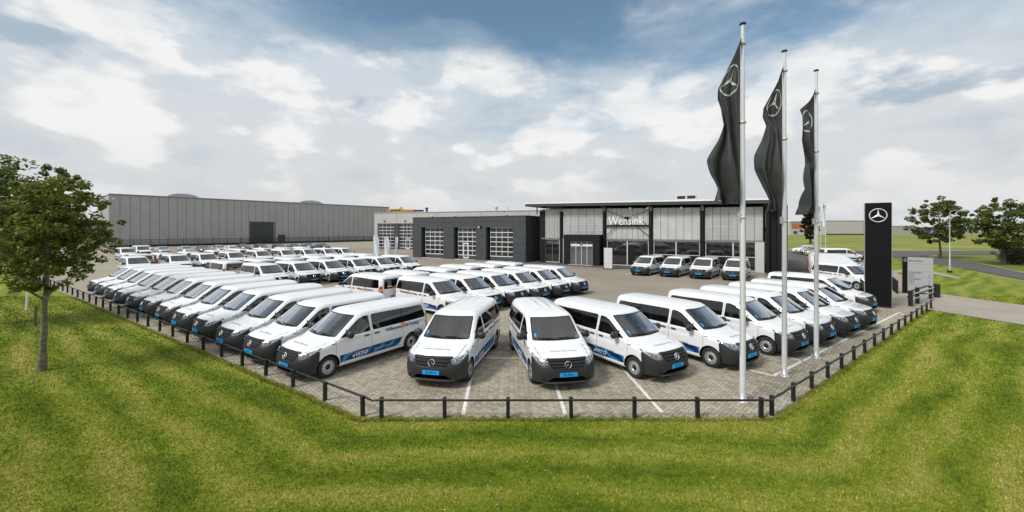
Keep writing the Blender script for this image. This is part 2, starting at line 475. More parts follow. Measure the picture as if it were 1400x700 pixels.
def paver_mat(name, islands):
    m = bpy.data.materials.new(name); m.use_nodes = True
    T = NT(m.node_tree); b = m.node_tree.nodes['Principled BSDF']
    p = T.new('ShaderNodeNewGeometry').outputs['Position']
    big = T.noise(p, 0.28, 5, 0.62); mid = T.noise(p, 2.2, 5, 0.7); fin = T.noise(p, 60, 3, 0.7)
    f = T.math('ADD', T.math('MULTIPLY', big, 0.45), T.math('MULTIPLY', mid, 0.40))
    f = T.math('ADD', f, 0.085)
    if islands:
        r = T.new('ShaderNodeNewGeometry').outputs['Random Per Island']
        o = T.new('ShaderNodeObjectInfo').outputs['Random']
        f = T.math('ADD', f, T.math('MULTIPLY', T.math('SUBTRACT', T.math('FRACT', T.math('ADD', r, o)), 0.5), 0.27))
    f = T.math('ADD', f, T.math('MULTIPLY', T.math('SUBTRACT', fin, 0.5), 0.25))
    c = T.ramp(f, [(0.26, (0.215, 0.188, 0.140)), (0.48, (0.325, 0.290, 0.226)), (0.72, (0.43, 0.388, 0.305))])
    if not islands:
        bt = T.new('ShaderNodeTexBrick')
        T.l.new(T.mapping(p, rot=(0, 0, PI / 4)), bt.inputs[0])
        bt.inputs['Scale'].default_value = 1.0; bt.inputs['Mortar Size'].default_value = 0.005
        bt.inputs['Brick Width'].default_value = 0.21; bt.inputs['Row Height'].default_value = 0.105
        bt.inputs['Color1'].default_value = (0.86, 0.86, 0.86, 1); bt.inputs['Color2'].default_value = (1.08, 1.07, 1.05, 1); bt.inputs['Mortar'].default_value = (0.5, 0.5, 0.5, 1)
        c = T.mix(1.0, c, bt.outputs[0], 'MULTIPLY')
    spots = T.smooth(T.noise(T.mapping(p, loc=(3, 8, 0)), 1.9, 4, 0.6), 0.655, 0.74)      # oil drips and damp patches
    tracks = T.smooth(T.noise(T.mapping(p, loc=(1, 2, 0), rot=(0, 0, 0.6), scale=(0.5, 2.6, 1)), 0.9, 4, 0.6), 0.56, 0.72)
    c = T.mix(T.math('MULTIPLY', spots, 0.55), c, (0.07, 0.065, 0.055))
    c = T.mix(T.math('MULTIPLY', tracks, 0.30), c, (0.13, 0.12, 0.10))
    T.put(b.inputs['Base Color'], c); b.inputs['Roughness'].default_value = 0.85
    b.inputs['Specular IOR Level'].default_value = 0.3
    bn = T.new('ShaderNodeBump'); bn.inputs['Strength'].default_value = 0.25; bn.inputs['Distance'].default_value = 0.004
    T.put(bn.inputs['Height'], fin); T.l.new(bn.outputs[0], b.inputs['Normal'])
    return m
M_PAVER = paver_mat('concrete_paver', True); M_PAVING = paver_mat('concrete_block_paving', False)
M_ASPH = ramp_mat('asphalt', [(0.3, (0.075, 0.075, 0.076)), (0.7, (0.125, 0.122, 0.118))], 0.5, fine=0.4, bscale=120)
M_YARD = ramp_mat('yard_blocks', [(0.3, (0.215, 0.187, 0.148)), (0.7, (0.315, 0.278, 0.222))], 0.16, fine=0.35)
M_CONC = ramp_mat('concrete_drive', [(0.3, (0.265, 0.24, 0.195)), (0.7, (0.385, 0.352, 0.295))], 0.5, fine=0.4)
M_FIELD = ramp_mat('meadow', [(0.32, (0.10, 0.14, 0.018)), (0.5, (0.20, 0.215, 0.040)), (0.68, (0.32, 0.29, 0.085))], 0.06, detail=8, fine=0.3, bscale=3)
M_VERGE = ramp_mat('verge_grass', [(0.3, (0.085, 0.125, 0.014)), (0.7, (0.165, 0.195, 0.032))], 0.35, fine=0.3, bscale=8)
M_LINE = mat('road_paint', (0.66, 0.65, 0.61), 0.7, var=0.25, vscale=9)

b = MB(); R_ = 3000
b.add([(-R_, -60, -0.06), (R_, -60, -0.06), (R_, R_, -0.06), (-R_, R_, -0.06)], [(0, 1, 2, 3)])
b.build('ground', M_FIELD, kind='structure')
sheet('lawn', [(-140, 2), (70, 2), (70, 36), (48, 36), (40.5, 30.5), (45, 36.8), (52, 45), (60.5, 57.0), (64, 62), (64, 90), (-140, 130)], -0.035, M_LAWN)
pavement = sheet('pavement', SITE, -0.016, M_PAVING)
sheet('yard', [(p.x, p.y) for p in (px(180, 372), px(560, 396), px(700, 424), px(850, 408), px(1030, 396), px(1110, 388), px(1130, 352), px(1075, 341.5), px(700, 349), px(500, 339), px(150, 339))], -0.010, M_YARD)
sheet('asphalt_lane', [(p.x, p.y) for p in (px(1046, 377), px(1112, 377.5), px(1126, 357), px(1085, 342.5), px(1058, 342.5))], -0.004, M_ASPH)
road = [(47.0, 36.0), (39.3, 30.6), (36, 22), (46, 20), (54.6, 42.4), (65.8, 57), (71, 68.5), (77, 73.2), (120, 74), (300, 74), (300, 86), (60, 86), (55, 78.6), (62.0, 72), (62.6, 66), (59.6, 58.5), (53, 46.0)]
sheet('road', road, -0.012, M_ASPH)
sheet('verge', [(47, 24), (300, 20), (300, 73.4), (120, 73.4), (77.3, 72.4), (71.9, 67.8), (66.6, 56.6), (55.4, 42.0)], -0.024, M_VERGE)
sheet('footpath', [(p.x, p.y) for p in (px(1222, 372.5), px(1222, 369.5), px(1268, 369.5), px(1312, 379), px(1312, 381.5), px(1268, 373))], -0.008, M_CONC)
sheet('entrance_drive', [(24.35, 23.5), (25.3, 18.9), (26.7, 11.2), (34.4, 11.2), (32.5, 20.0), (31.3, 26.3), (30.4, 29.6), (26.6, 30.6), (23.5, 26.5)], -0.004, M_CONC)
fs_ = MB()
for k in range(9):
    fs_.add([(k * 3 - 3, -3.2 - 0.02 * k, -0.002), (k * 3, -3.2 - 0.02 * (k + 1), -0.002), (k * 3, 0.6, -0.002), (k * 3 - 3, 0.6, -0.002)], [(0, 1, 2, 3)])
fs_.build('entrance_apron', M_ASPH, None, (4.43, 56.4, 0), AU, kind='structure')

# herringbone concrete blocks, each its own piece with a recessed joint
def make_pavers():
    a = 0.105; c45 = math.cos(PI / 4)
    n = 330
    ii, jj = np.meshgrid(np.arange(-n, n), np.arange(-n, n), indexing='ij')
    q = (ii - jj) % 4
    rec = []
    for qq, w, h in ((0, 2, 1), (3, 1, 2)):
        i = ii[q == qq]; j = jj[q == qq]
        rec.append(np.stack([(i + w / 2) * a, (j + h / 2) * a, np.full(len(i), w * a), np.full(len(i), h * a)], 1))
    r = np.concatenate(rec)
    cx = (r[:, 0] - r[:, 1]) * c45 + 1.0; cy = (r[:, 0] + r[:, 1]) * c45 + 14.0
    k = inpoly_np([(-3.72, 10.0), (6.5, 10.0), (20.9, 20.8), (22, 24), (-22, 24), (-23, 22.7)], cx, cy)
    r, cx, cy = r[k], cx[k], cy[k]
    o = np.argsort(cy + 0.02 * np.abs(cx - 1.4)); r, cx, cy = r[o], cx[o], cy[o]
    rng = np.random.default_rng(5)
    return r, cx, cy, rng
def paver_geo(w, h):
    j, e = 0.0042, 0.006
    out = [(-w / 2 + j, -h / 2 + j), (w / 2 - j, -h / 2 + j), (w / 2 - j, h / 2 - j), (-w / 2 + j, h / 2 - j)]
    inn = [(x - math.copysign(e, x), y - math.copysign(e, y)) for x, y in out]
    return [(x, y, -0.016) for x, y in out] + [(x, y, -0.004) for x, y in out] + [(x, y, 0.0) for x, y in inn], \
        [(8, 9, 10, 11)] + [(4 + i, 4 + (i + 1) % 4, 8 + (i + 1) % 4, 8 + i) for i in range(4)] + [(i, (i + 1) % 4, 4 + (i + 1) % 4, 4 + i) for i in range(4)]
r, cx, cy, rng = make_pavers()
geo = {}
sheet('sand_bed', [(-3.6, 10.02), (6.4, 10.02), (21.0, 20.9), (21.9, 23.9), (-21.9, 23.9), (-22.9, 22.8)], -0.013, mat('joint_sand', (0.085, 0.075, 0.058), 0.95, var=0.3, vscale=5))
for w, h in ((2, 1), (1, 2)):
    b = MB(); v_, f_ = paver_geo(w * 0.105, h * 0.105); b.add(v_, f_)
    o = b.build('paver', M_PAVER); geo[w] = (o.data, np.array(v_), f_); bpy.data.objects.remove(o)
NP = 300
for i in range(NP):
    o = link('paver', geo[2 if r[i, 2] > r[i, 3] else 1][0], pavement, (cx[i], cy[i], rng.normal(0, 0.001)), PI / 4 + rng.normal(0, 0.006))
vs = []; fs = []
for i in range(NP, len(r)):
    _, v_, f_ = geo[2 if r[i, 2] > r[i, 3] else 1]
    t = PI / 4 + rng.normal(0, 0.006); cs, sn = math.cos(t), math.sin(t); dz = rng.normal(0, 0.0012)
    base = 12 * (i - NP)
    vs.append(np.stack([v_[:, 0] * cs - v_[:, 1] * sn + cx[i], v_[:, 0] * sn + v_[:, 1] * cs + cy[i], v_[:, 2] + dz], 1))
    fs.append(np.array(f_[:5]) + base)
vs = np.concatenate(vs); fs = np.concatenate(fs)
me = bpy.data.meshes.new('pavers')
me.vertices.add(len(vs)); me.vertices.foreach_set('co', vs.ravel())
me.loops.add(fs.size); me.loops.foreach_set('vertex_index', fs.ravel())
me.polygons.add(len(fs)); me.polygons.foreach_set('loop_start', np.arange(0, fs.size, 4)); me.polygons.foreach_set('loop_total', np.full(len(fs), 4))
me.update(); me.validate(); me.materials.append(M_PAVER)
link('pavers', me, pavement, kind='stuff')

# concrete edging stones between paving and lawn
M_KERB = mat('edging_concrete', (0.17, 0.16, 0.135), 0.85, var=0.25, vscale=2.5, bump=0.3, bscale=70)
kme = MB(); kme.cbox((0.5, 0, -0.05), (0.985, 0.08, 0.10), 0.012); ko = kme.build('kerb_stone', M_KERB); kdat = ko.data; bpy.data.objects.remove(ko)
def edging(a, b_):
    a, b_ = Vector((*a, 0)), Vector((*b_, 0)); d = (b_ - a); n = int(d.length); d.normalize()
    for i in range(n):
        p = a + d * i
        o = link('kerb_stone', kdat, pavement, (p.x, p.y, RND.uniform(-0.008, 0.002)), math.atan2(d.y, d.x) + RND.uniform(-0.008, 0.008))
edging((-3.78, 9.92), (6.5, 9.92)); edging((6.55, 9.95), (24.2, 23.25)); edging((-3.82, 9.95), (-32, 28.75))
# painted bay lines
def bay_line(a, b_, w=0.10, z=0.005):
    a, b_ = Vector(a), Vector(b_); d = (b_ - a); n = Vector((-d.y, d.x, 0)).normalized() * w / 2
    m = MB(); k = max(1, int(d.length / 1.2))
    for i in range(k):
        p = a + d * (i / k); q = a + d * ((i + 1) / k)
        m.add([(*(p - n).xy, z), (*(q - n).xy, z), (*(q + n).xy, z), (*(p + n).xy, z)], [(0, 1, 2, 3)])
    return m.build('bay_line', M_LINE, kind='structure')
for x0, y0, x1, y1 in ((633, 567, 646, 505), (773, 567, 752, 500), (905, 564, 838, 489), (598, 489.5, 845, 489.5), (1057, 514, 1228, 428), (1057, 514, 1012, 503), (1098, 494, 1052, 481),
                       (1133, 476, 1090, 465), (1163, 461, 1120, 452), (352, 503, 372, 497), (856, 375.8, 865, 372), (892, 378.2, 904, 373), (932.7, 379.8, 945, 374), (973, 382.5, 986, 376.5), (1217, 386, 1226, 399), (1228, 427, 1236, 431)):
    bay_line(px(x0, y0), px(x1, y1))

# lawn blades near the camera (nobody could count them)
def lawn_blades():
    rng = np.random.default_rng(3)
    out = []
    for (Y0, Y1, dens, w, h) in ((3.0, 6.2, 900, 0.009, 0.050), (6.2, 8.4, 2600, 0.006, 0.050), (8.4, 11.5, 1500, 0.008, 0.052), (11.5, 17, 520, 0.013, 0.055), (17, 28, 150, 0.026, 0.06)):
        X = 1.36 * Y1 + 3.5; n = int(dens * 2 * X * (Y1 - Y0))
        x = rng.uniform(-X, X, n); y = rng.uniform(Y0, Y1, n)
        k = (np.abs(x) < 1.34 * y + 3.5) & ~inpoly_np(SITE, x, y) & ~inpoly_np(road, x, y)
        out.append((x[k], y[k], w, h))
    # ragged rim that grows over the edge of the paving
    ex, ey = [], []
    for (a, b_) in (((-3.8, 9.93), (6.55, 9.93)), ((6.55, 9.93), (24.3, 23.3)), ((-3.8, 9.93), (-30, 27.35))):
        a, b_ = np.array(a), np.array(b_); d = b_ - a; ln = np.linalg.norm(d); n = int(ln * 700); t = rng.uniform(0, 1, n) ** 1.3
        nrm = np.array([d[1], -d[0]]) / ln
        if nrm[1] > 0: nrm = -nrm
        wob = 0.05 * np.sin(t * ln * 1.7) + 0.04 * np.sin(t * ln * 4.3 + 1) + 0.03 * np.sin(t * ln * 11)
        o = rng.uniform(-0.045, 0.12, n) + wob * 0.45
        p = a + d * t[:, None] + nrm * o[:, None]
        ex.append(p[:, 0]); ey.append(p[:, 1])
    out.append((np.concatenate(ex), np.concatenate(ey), 0.010, 0.085))
    V_ = []
    for x, y, w, h in out:
        n = len(x)
        a = rng.uniform(0, 2 * PI, n); ln = rng.uniform(0.3, 1.1, n) * h * 0.9; hh = rng.uniform(0.4, 1.0, n) * h; ww = w * rng.uniform(0.6, 1.4, n)
        l = rng.uniform(0, 2 * PI, n)
        p0 = np.stack([x - np.cos(a) * ww, y - np.sin(a) * ww, np.full(n, -0.037)], 1)
        p1 = np.stack([x + np.cos(a) * ww, y + np.sin(a) * ww, np.full(n, -0.037)], 1)
        p2 = np.stack([x + np.cos(l) * ln, y + np.sin(l) * ln, hh - 0.037], 1)
        V_.append(np.stack([p0, p1, p2], 1).reshape(-1, 3))
    vs = np.concatenate(V_); n = len(vs) // 3
    me = bpy.data.meshes.new('grass_blades')
    me.vertices.add(len(vs)); me.vertices.foreach_set('co', vs.ravel())
    me.loops.add(len(vs)); me.loops.foreach_set('vertex_index', np.arange(len(vs)))
    me.polygons.add(n); me.polygons.foreach_set('loop_start', np.arange(0, len(vs), 3)); me.polygons.foreach_set('loop_total', np.full(n, 3))
    me.update(); me.materials.append(M_BLADE)
    tag(link('grass', me, kind='stuff'), 'short mown grass blades of the lawn round the paved yard')
    print('blades', n)
lawn_blades()
da = MB()
for x, y in ((736, 609), (746, 645), (721, 633), (572, 658), (671, 660), (608, 699), (790, 677), (680, 692), (757, 655), (505, 626), (840, 640), (975, 655), (1105, 630), (300, 640), (415, 610), (886, 600), (1190, 560), (560, 622)):
    p = px(x, y); q = 0.006 + 0.008 * RND.random()
    for k in range(5):
        a = k * 2 * PI / 5 + RND.random()
        da.add([(p.x, p.y, 0.02), (p.x + q * math.cos(a), p.y + q * math.sin(a), 0.03), (p.x + q * math.cos(a + 0.9), p.y + q * math.sin(a + 0.9), 0.025)], [(0, 1, 2)])
tag(da.build('daisies', mat('daisy_white', (0.8, 0.8, 0.76), 0.6), kind='stuff'), 'small white daisies and scraps scattered in the mown lawn')

# ------------------------------------------------------------------ rail fences
M_POST = mat('black_fence_paint', (0.012, 0.012, 0.013), 0.45, bump=0.15, bscale=60)
def rail_fence(p0, d, n, step, label, hgt=0.50, r=0.028, rails=(0.46,), post=0.045, jit=0.02, mr=None, stub=0.24):
    root = empty('rail_fence', (p0[0], p0[1], 0), math.atan2(d[1], d[0]))
    pm = MB(); pm.cbox((0, 0, hgt / 2 - 0.02), (post * 2, post * 2, hgt + 0.06), 0.008)
    pme = None
    for i in range(n):
        x = i * step
        if pme is None: o = pm.build('post', M_POST, root, (x, 0, 0)); pme = o.data
        else: o = link('post', pme, root, (x, 0, 0))
        o.rotation_euler = (RND.uniform(-jit, jit), RND.uniform(-jit, jit), RND.uniform(-0.05, 0.05))
    rme = None
    for i in range(n - 1):
        for z in rails:
            if rme is None:
                rm = MB(); rm.tube([(0, 0, 0), (step * 0.5, 0, -0.006), (step, 0, 0)], r, 8)
                o = rm.build('rail', mr or M_POST, root, (i * step, -post - r * 0.2, z)); rme = o.data
            else: o = link('rail', rme, root, (i * step, -post - r * 0.2, z + RND.uniform(-0.006, 0.006)))
    for x_, dx in ((0, -stub), ((n - 1) * step, stub)):
        if stub:
            e_ = MB(); e_.tube([(x_, -post - r * 0.2, rails[0]), (x_ + dx, -post - r * 0.2, rails[0] - 0.015)], r, 8); e_.build('rail', M_POST, root)
    tag(root, label, 'fence', 'low black rail fences round the yard')
    return root
rail_fence((-3.75, 10.02), LFD, 38, 1.66, 'long low black rail fence in front of the slanting row of van noses, tree side')
rail_fence((-3.25, 9.93), (1, 0), 7, 1.575, 'short low black rail fence across the front between lawn and the two middle vans')
rail_fence((6.55, 10.05), RFD, 17, 1.42, 'low black rail fence climbing from the flagpoles towards the black pylon')
f_ = rail_fence((28.0, 29.0), Vector((0.62, 0.78, 0)), 14, 0.75, 'dense dark post row of the bend behind the black pylon', hgt=0.95, rails=(0.85, 0.45), post=0.06, stub=0)

# gate barrier by the entrance
gp = empty('barrier_gate', (24.3, 24.3, 0), math.atan2(2.9, 4.4))
for x, s, h in ((0, 0.10, 0.95), (1.5, 0.09, 1.02), (4.7, 0.08, 0.85)):
    m = MB(); m.cbox((x, 0, h / 2), (s * 2, s * 2, h), 0.012); m.build('post', M_POST, gp)
M_GALV = mat('galvanised_steel', (0.55, 0.56, 0.56), 0.4, metal=0.5, var=0.15, vscale=20)
for z in (0.45, 0.75):
    m = MB(); m.tube([(0, -0.12, z), (4.9, -0.12, z)], 0.032, 8); m.build('rail', M_GALV, gp)
    m = MB(); m.tube([(0, 0.12, z + 0.1), (4.9, 0.12, z + 0.1)], 0.05, 8); m.build('rail', M_POST, gp)
tag(gp, 'black and grey steel barrier gate folded open beside the info sign', 'gate')
m = MB(); m.cbox((29.2, 27.4, 0.45), (0.26, 0.26, 0.95), 0.02)
tag(m.build('bollard', M_POST), 'stout black square bollard at the end of the barrier gate', 'bollard')

# ------------------------------------------------------------------ flagpoles and flags
M_POLE = mat('white_pole', (0.62, 0.63, 0.64), 0.35, coat=0.2, var=0.05, vscale=2)
M_FLAG = mat('black_flag_cloth', (0.044, 0.048, 0.049), 0.6, spec=0.4, var=0.2, vscale=3, bump=0.3, bscale=60)
M_EMB = mat('flag_emblem', (0.50, 0.51, 0.53), 0.6)
def flagpole(p, top, label, r=0.078, flag=None, flabel=None):
    root = empty('flagpole', p)
    m = MB(); m.tube([(0, 0, 0.0), (0, 0, 3.6), (0, 0, 7.2), (0, 0, top)], [r, r * 0.92, r * 0.76, r * 0.58], 16); m.build('pole', M_POLE, root)
    m = MB(); m.lathe([(0.001, top + 0.07), (0.07, top + 0.06), (0.09, top + 0.03), (0.05, top), (0.001, top)], 16, 'Z'); m.build('cap', M_POST, root)
    m = MB(); m.lathe([(r * 2.0, 0.0), (r * 2.0, 0.03), (r * 1.2, 0.04), (r * 1.18, 0.2), (r, 0.22)], 12, 'Z')
    for k in range(4): m.box((r * 1.9 * math.cos(k * PI / 2 + .7), r * 1.9 * math.sin(k * PI / 2 + .7), 0.06), (0.03, 0.03, 0.05))
    m.build('base_plate', M_GALV, root)
    for z in (flag['z1'] - 0.35, (flag['z0'] + flag['z1']) / 2, flag['z0'] - 0.1):
        m = MB(); m.lathe([(r * 0.95, z - 0.03), (r * 1.12, z - 0.02), (r * 1.12, z + 0.02), (r * 0.9, z + 0.03)], 12, 'Z'); m.build('collar', M_GALV, root)
    m = MB(); m.box((-r - 0.035, -0.02, flag['z1'] - 0.32), (0.06, 0.07, 0.22)); m.tube([(-r - 0.02, -0.03, flag['z1'] - 0.3), (-r - 0.012, -0.03, 1.3)], 0.006, 4); m.build('halyard', M_GALV, root)
    tag(root, label, 'flagpole', 'three white flagpoles by the rail')
    # banner
    z0, z1 = flag['z0'], flag['z1']
    T_ = np.array([a for a, _ in flag['w']]); Wd = np.array([c for _, c in flag['w']])
    ph = flag['ph']
    def S(u, t):
        w = float(np.interp(t, T_, Wd))
        am = 0.34 * min(1, 0.04 + max(0, t - 0.12) * 1.5)
        fold = am * (math.sin(u * 6.0 + t * 10.5 + ph) * 0.50 + math.sin(u * 12.5 + t * 7.0 + ph * 2) * 0.36 + 0.15 * math.sin(u * 22 + t * 16 + ph) + 0.07 * math.sin(u * 34 + t * 23 + ph)) * min(1, u * 3)
        x = -r * 0.9 - w * u - 0.018 * math.sin(t * 19 + u * 6 + ph) * u
        z = z0 + (z1 - z0) * t - 0.10 * u * math.sin(t * 5 + ph) * t + 0.03 * math.sin(u * 9 + ph) * t
        return Vector((p[0] + x, p[1] + fold - 0.12 * u, z))
    nu, nt = 44, 110
    m = MB()
    m.add([S(i / nu, j / nt) for j in range(nt + 1) for i in range(nu + 1)], [(j * (nu + 1) + i, j * (nu + 1) + i + 1, (j + 1) * (nu + 1) + i + 1, (j + 1) * (nu + 1) + i) for j in range(nt) for i in range(nu)], 0, True)
    fl = m.build('flag', M_FLAG)
    em = star_mb(0.5, 0.035, 0.0)
    cu, ct, su, stt = flag['em']
    em2 = MB()
    vs = []
    def onflag(v):
        u = cu + v[0] * su; t = ct - v[1] * stt
        q = S(u, t); e1 = S(u + 0.01, t) - q; e2 = S(u, t + 0.004) - q
        nn = e1.cross(e2).normalized()
        if nn.y > 0: nn = -nn
        return q + nn * 0.012
    # refine the emblem so that it follows the folds
    n = 48
    for k in range(n):
        a = 2 * PI * k / n
        for rr in (0.5, 0.45): vs.append(onflag((rr * math.cos(a), rr * math.sin(a))))
    em2.add(vs, [(2 * k, 2 * k + 1, 2 * ((k + 1) % n) + 1, 2 * ((k + 1) % n)) for k in range(n)])
    for k in range(3):
        a = PI / 2 + k * 2 * PI / 3
        vs = []
        for j in range(9):
            rr = 0.44 * j / 8; hw_ = 0.062 * (1 - j / 8) + 0.006
            for sg in (-1, 1): vs.append(onflag((rr * math.cos(a) - sg * hw_ * math.sin(a), rr * math.sin(a) + sg * hw_ * math.cos(a))))
        em2.add(vs, [(2 * j, 2 * j + 1, 2 * j + 3, 2 * j + 2) for j in range(8)])
    em2.build('star_emblem', M_EMB, fl)
    tag(fl, flabel, 'flag', 'three black flags')
flagpole(px(1015.5, 549), 10.25, 'tallest looking white flagpole, standing at the corner of the front rail', flag=dict(z0=9.84, z1=5.36, ph=0.3, em=(0.56, 0.245, 0.90, 0.19),
         w=[(0, 0.03), (0.1, 0.20), (0.2, 0.44), (0.30, 0.66), (0.36, 0.69), (0.42, 0.62), (0.52, 0.60), (0.62, 0.70), (0.74, 0.88), (0.84, 0.84), (0.93, 0.70), (1, 0.76)]), flabel='largest black star flag, hanging on the flagpole at the rail corner')
flagpole(px(1072.5, 514), 10.35, 'white flagpole between the two others, middle one of the three', flag=dict(z0=9.85, z1=5.3, ph=1.9, em=(0.50, 0.25, 0.84, 0.19),
         w=[(0, 0.03), (0.1, 0.22), (0.2, 0.48), (0.30, 0.72), (0.36, 0.74), (0.42, 0.60), (0.52, 0.66), (0.62, 0.80), (0.72, 0.86), (0.84, 0.74), (0.93, 0.60), (1, 0.70)]), flabel='black star flag on the middle flagpole, bellied out twice')
flagpole(px(1116, 489), 10.45, 'white flagpole closest to the black pylon, last of the three', flag=dict(z0=9.75, z1=5.3, ph=3.7, em=(0.58, 0.26, 0.80, 0.19),
         w=[(0, 0.03), (0.1, 0.30), (0.17, 0.62), (0.19, 0.58), (0.22, 0.52), (0.32, 0.50), (0.42, 0.52), (0.52, 0.42), (0.60, 0.34), (0.70, 0.46), (0.82, 0.50), (0.93, 0.48), (1, 0.62)]), flabel='narrowest black star flag, on the flagpole closest to the pylon')

# ------------------------------------------------------------------ pylon and information sign
M_PYL = mat('pylon_black', (0.004, 0.0045, 0.005), 0.5, spec=0.2)
M_SILV = mat('silver_sheet', (0.56, 0.57, 0.58), 0.35, metal=0.4)
pb = px(1200, 419)
py = empty('brand_pylon', pb, math.radians(-36))
m = MB(); m.cbox((0, 0, 3.15), (1.20, 0.36, 6.26), 0.02); m.build('column', M_PYL, py)
m = MB(); m.box((0, 0, 0.03), (1.18, 0.42, 0.10)); m.build('plinth', M_DARK, py)
for sx in (-1, 1):
    m = MB(); m.box((0.607 * sx, 0, 3.15), (0.012, 0.34, 6.22)); m.build('edge_strip', M_SILV, py)
e = star_mb(0.42, 0.028, 0.03); Ms = frame((0, -0.19, 5.52), (1, 0, 0), (0, 0, 1)); e.v = [tuple(Ms @ Vector(v)) for v in e.v]
e.build('star_emblem', mat('emblem_white', (0.80, 0.81, 0.82), 0.3, metal=0.3), py, fix=True)
tag(py, 'tall black pylon with a silver three pointed star on its head', 'pylon')
sp = px(1254, 401.5)
sg = empty('information_sign', sp, math.radians(-32)); sg.scale = (0.70, 1, 1)
M_SIGN = mat('sign_grey', (0.42, 0.425, 0.43), 0.4, metal=0.2)
m = MB(); m.box((-0.94, 0, 1.33), (0.36, 0.16, 2.62)); m.build('side_column', M_PYL, sg)
zz = [0.08, 0.62, 1.16, 1.62, 2.16, 2.63]
for a, b_ in zip(zz[:-1], zz[1:]):
    m = MB(); m.box((0.20, 0, (a + b_) / 2), (1.90, 0.15, b_ - a - 0.012)); m.build('sign_panel', M_SIGN, sg)
m = MB(); m.box((0.02, 0, 0.03), (2.35, 0.22, 0.10)); m.build('plinth', M_DARK, sg)
e = star_mb(0.12, 0.012, 0.01); Ms = frame((-0.94, -0.085, 2.42), (1, 0, 0), (0, 0, 1)); e.v = [tuple(Ms @ Vector(v)) for v in e.v]; e.build('star_emblem', M_EMB, sg, fix=True)
for tx, x, z, s in (('Mercedes-Benz', -0.66, 2.33, 0.17), ('Personenwagens', -0.66, 1.49, 0.15), ('Verkoop', -0.66, 1.35, 0.13), ('Service', -0.66, 1.21, 0.13), ('Bedrijfswagens', -0.66, 1.02, 0.15), ('Verkoop', -0.66, 0.87, 0.13), ('Service', -0.66, 0.72, 0.13)):
    text_obj('lettering', tx, s, M_LETTER, sg, frame((x, -0.079, z), (1, 0, 0), (0, 0, 1)), align='LEFT', off=0.002)
for z in (1.35, 1.21, 0.87, 0.72):
    m = MB(); m.add([(0.80, -0.079, z + 0.04), (0.86, -0.079, z - 0.0), (0.86, -0.079, z + 0.03), (0.95, -0.079, z + 0.03), (0.95, -0.079, z + 0.05), (0.86, -0.079, z + 0.05), (0.86, -0.079, z + 0.08)], [(0, 1, 2), (0, 2, 5), (0, 5, 6), (2, 3, 4, 5)]); m.build('arrow', M_LETTER, sg)
tag(sg, 'low grey information sign with a black edge column and printed lines', 'sign')
# ------------------------------------------------------------------ buildings
M_HALL = mat('hall_cladding', (0.37, 0.37, 0.365), 0.45, metal=0.15, var=0.06, vscale=0.4)
M_HALLS = mat('hall_trim', (0.20, 0.20, 0.205), 0.5)
M_HROOF = mat('hall_roof', (0.42, 0.43, 0.44), 0.5)
M_DKDOOR = mat('dark_door', (0.045, 0.05, 0.055), 0.5)
M_ANTH = mat('anthracite_cladding', (0.060, 0.068, 0.075), 0.42, metal=0.1, var=0.08, vscale=0.6)
M_LTGR = mat('light_grey_cladding', (0.46, 0.455, 0.44), 0.55, var=0.05, vscale=0.4)
M_GLZ = mat('facade_glass', (0.012, 0.014, 0.016), 0.03, spec=0.9, coat=0.5)
M_GLZ2 = mat('door_pane_glass', (0.020, 0.023, 0.027), 0.06, spec=0.8)
M_ALU = mat('aluminium_frame', (0.62, 0.62, 0.61), 0.4, metal=0.2)
M_WHT = mat('white_frame', (0.72, 0.72, 0.71), 0.4)
M_SHEET = mat('corrugated_grey_sheet', (0.55, 0.547, 0.54), 0.5, metal=0.15, var=0.10, vscale=0.8)
M_SHEET2 = mat('corrugated_grey_sheet_light', (0.47, 0.468, 0.462), 0.45, metal=0.2, var=0.14, vscale=0.5)
M_STEELB = mat('black_steel', (0.009, 0.009, 0.010), 0.5, spec=0.3)
M_ROOFD = mat('roof_fascia', (0.055, 0.055, 0.058), 0.5)
M_ROOFL = mat('roof_edge_light', (0.80, 0.80, 0.80), 0.4)
M_LIT = mat('wall_lamp_glass', (0.8, 0.8, 0.78), 0.2)

class Local:
    """facade frame: x along the front, y into the building, z up; a_at gives the x of a photo column"""
    def __init__(s, o, d): s.o = Vector((*o, 0)); s.d = Vector((*d, 0)).normalized(); s.rz = math.atan2(d[1], d[0])
    def a(s, x):
        k = (x - 700) / FOC
        return (k * s.o.y - s.o.x) / (s.d.x - k * s.d.y)
    def root(s, name): return empty(name, s.o, s.rz)

# grey warehouse behind the yard
hl = Local((-101, 100), (50, 60))
root = hl.root('warehouse')
HL, HH, HD = 80.0, 13.35, 26.0
d0, d1 = hl.a(342), hl.a(374)
m = MB(); m.span((0, 0.15, 0), (HL, HD, HH - 0.15)); m.build('core', M_HALLS, root)
npan = 42; pw = HL / npan
pmb = {}
for i in range(npan):
    x0 = i * pw
    z0 = 7.0 if (x0 + pw > d0 and x0 < d1) else 0.5
    key = z0
    if key not in pmb:
        m = MB()
        m.add([(0.03, 0.14, z0), (0.03, 0.0, z0), (0.07, -0.03, z0), (pw - 0.07, -0.03, z0), (pw - 0.03, 0.0, z0), (pw - 0.03, 0.14, z0)] + [(0.03, 0.14, HH), (0.03, 0.0, HH), (0.07, -0.03, HH), (pw - 0.07, -0.03, HH), (pw - 0.03, 0.0, HH), (pw - 0.03, 0.14, HH)],
              [(0, 1, 7, 6), (1, 2, 8, 7), (2, 3, 9, 8), (3, 4, 10, 9), (4, 5, 11, 10), (5, 4, 3, 2, 1, 0), (6, 7, 8, 9, 10, 11)])
        o = m.build('wall_panel', M_HALL, root, (x0, 0, 0)); pmb[key] = o.data
    else: link('wall_panel', pmb[key], root, (x0, 0, 0))
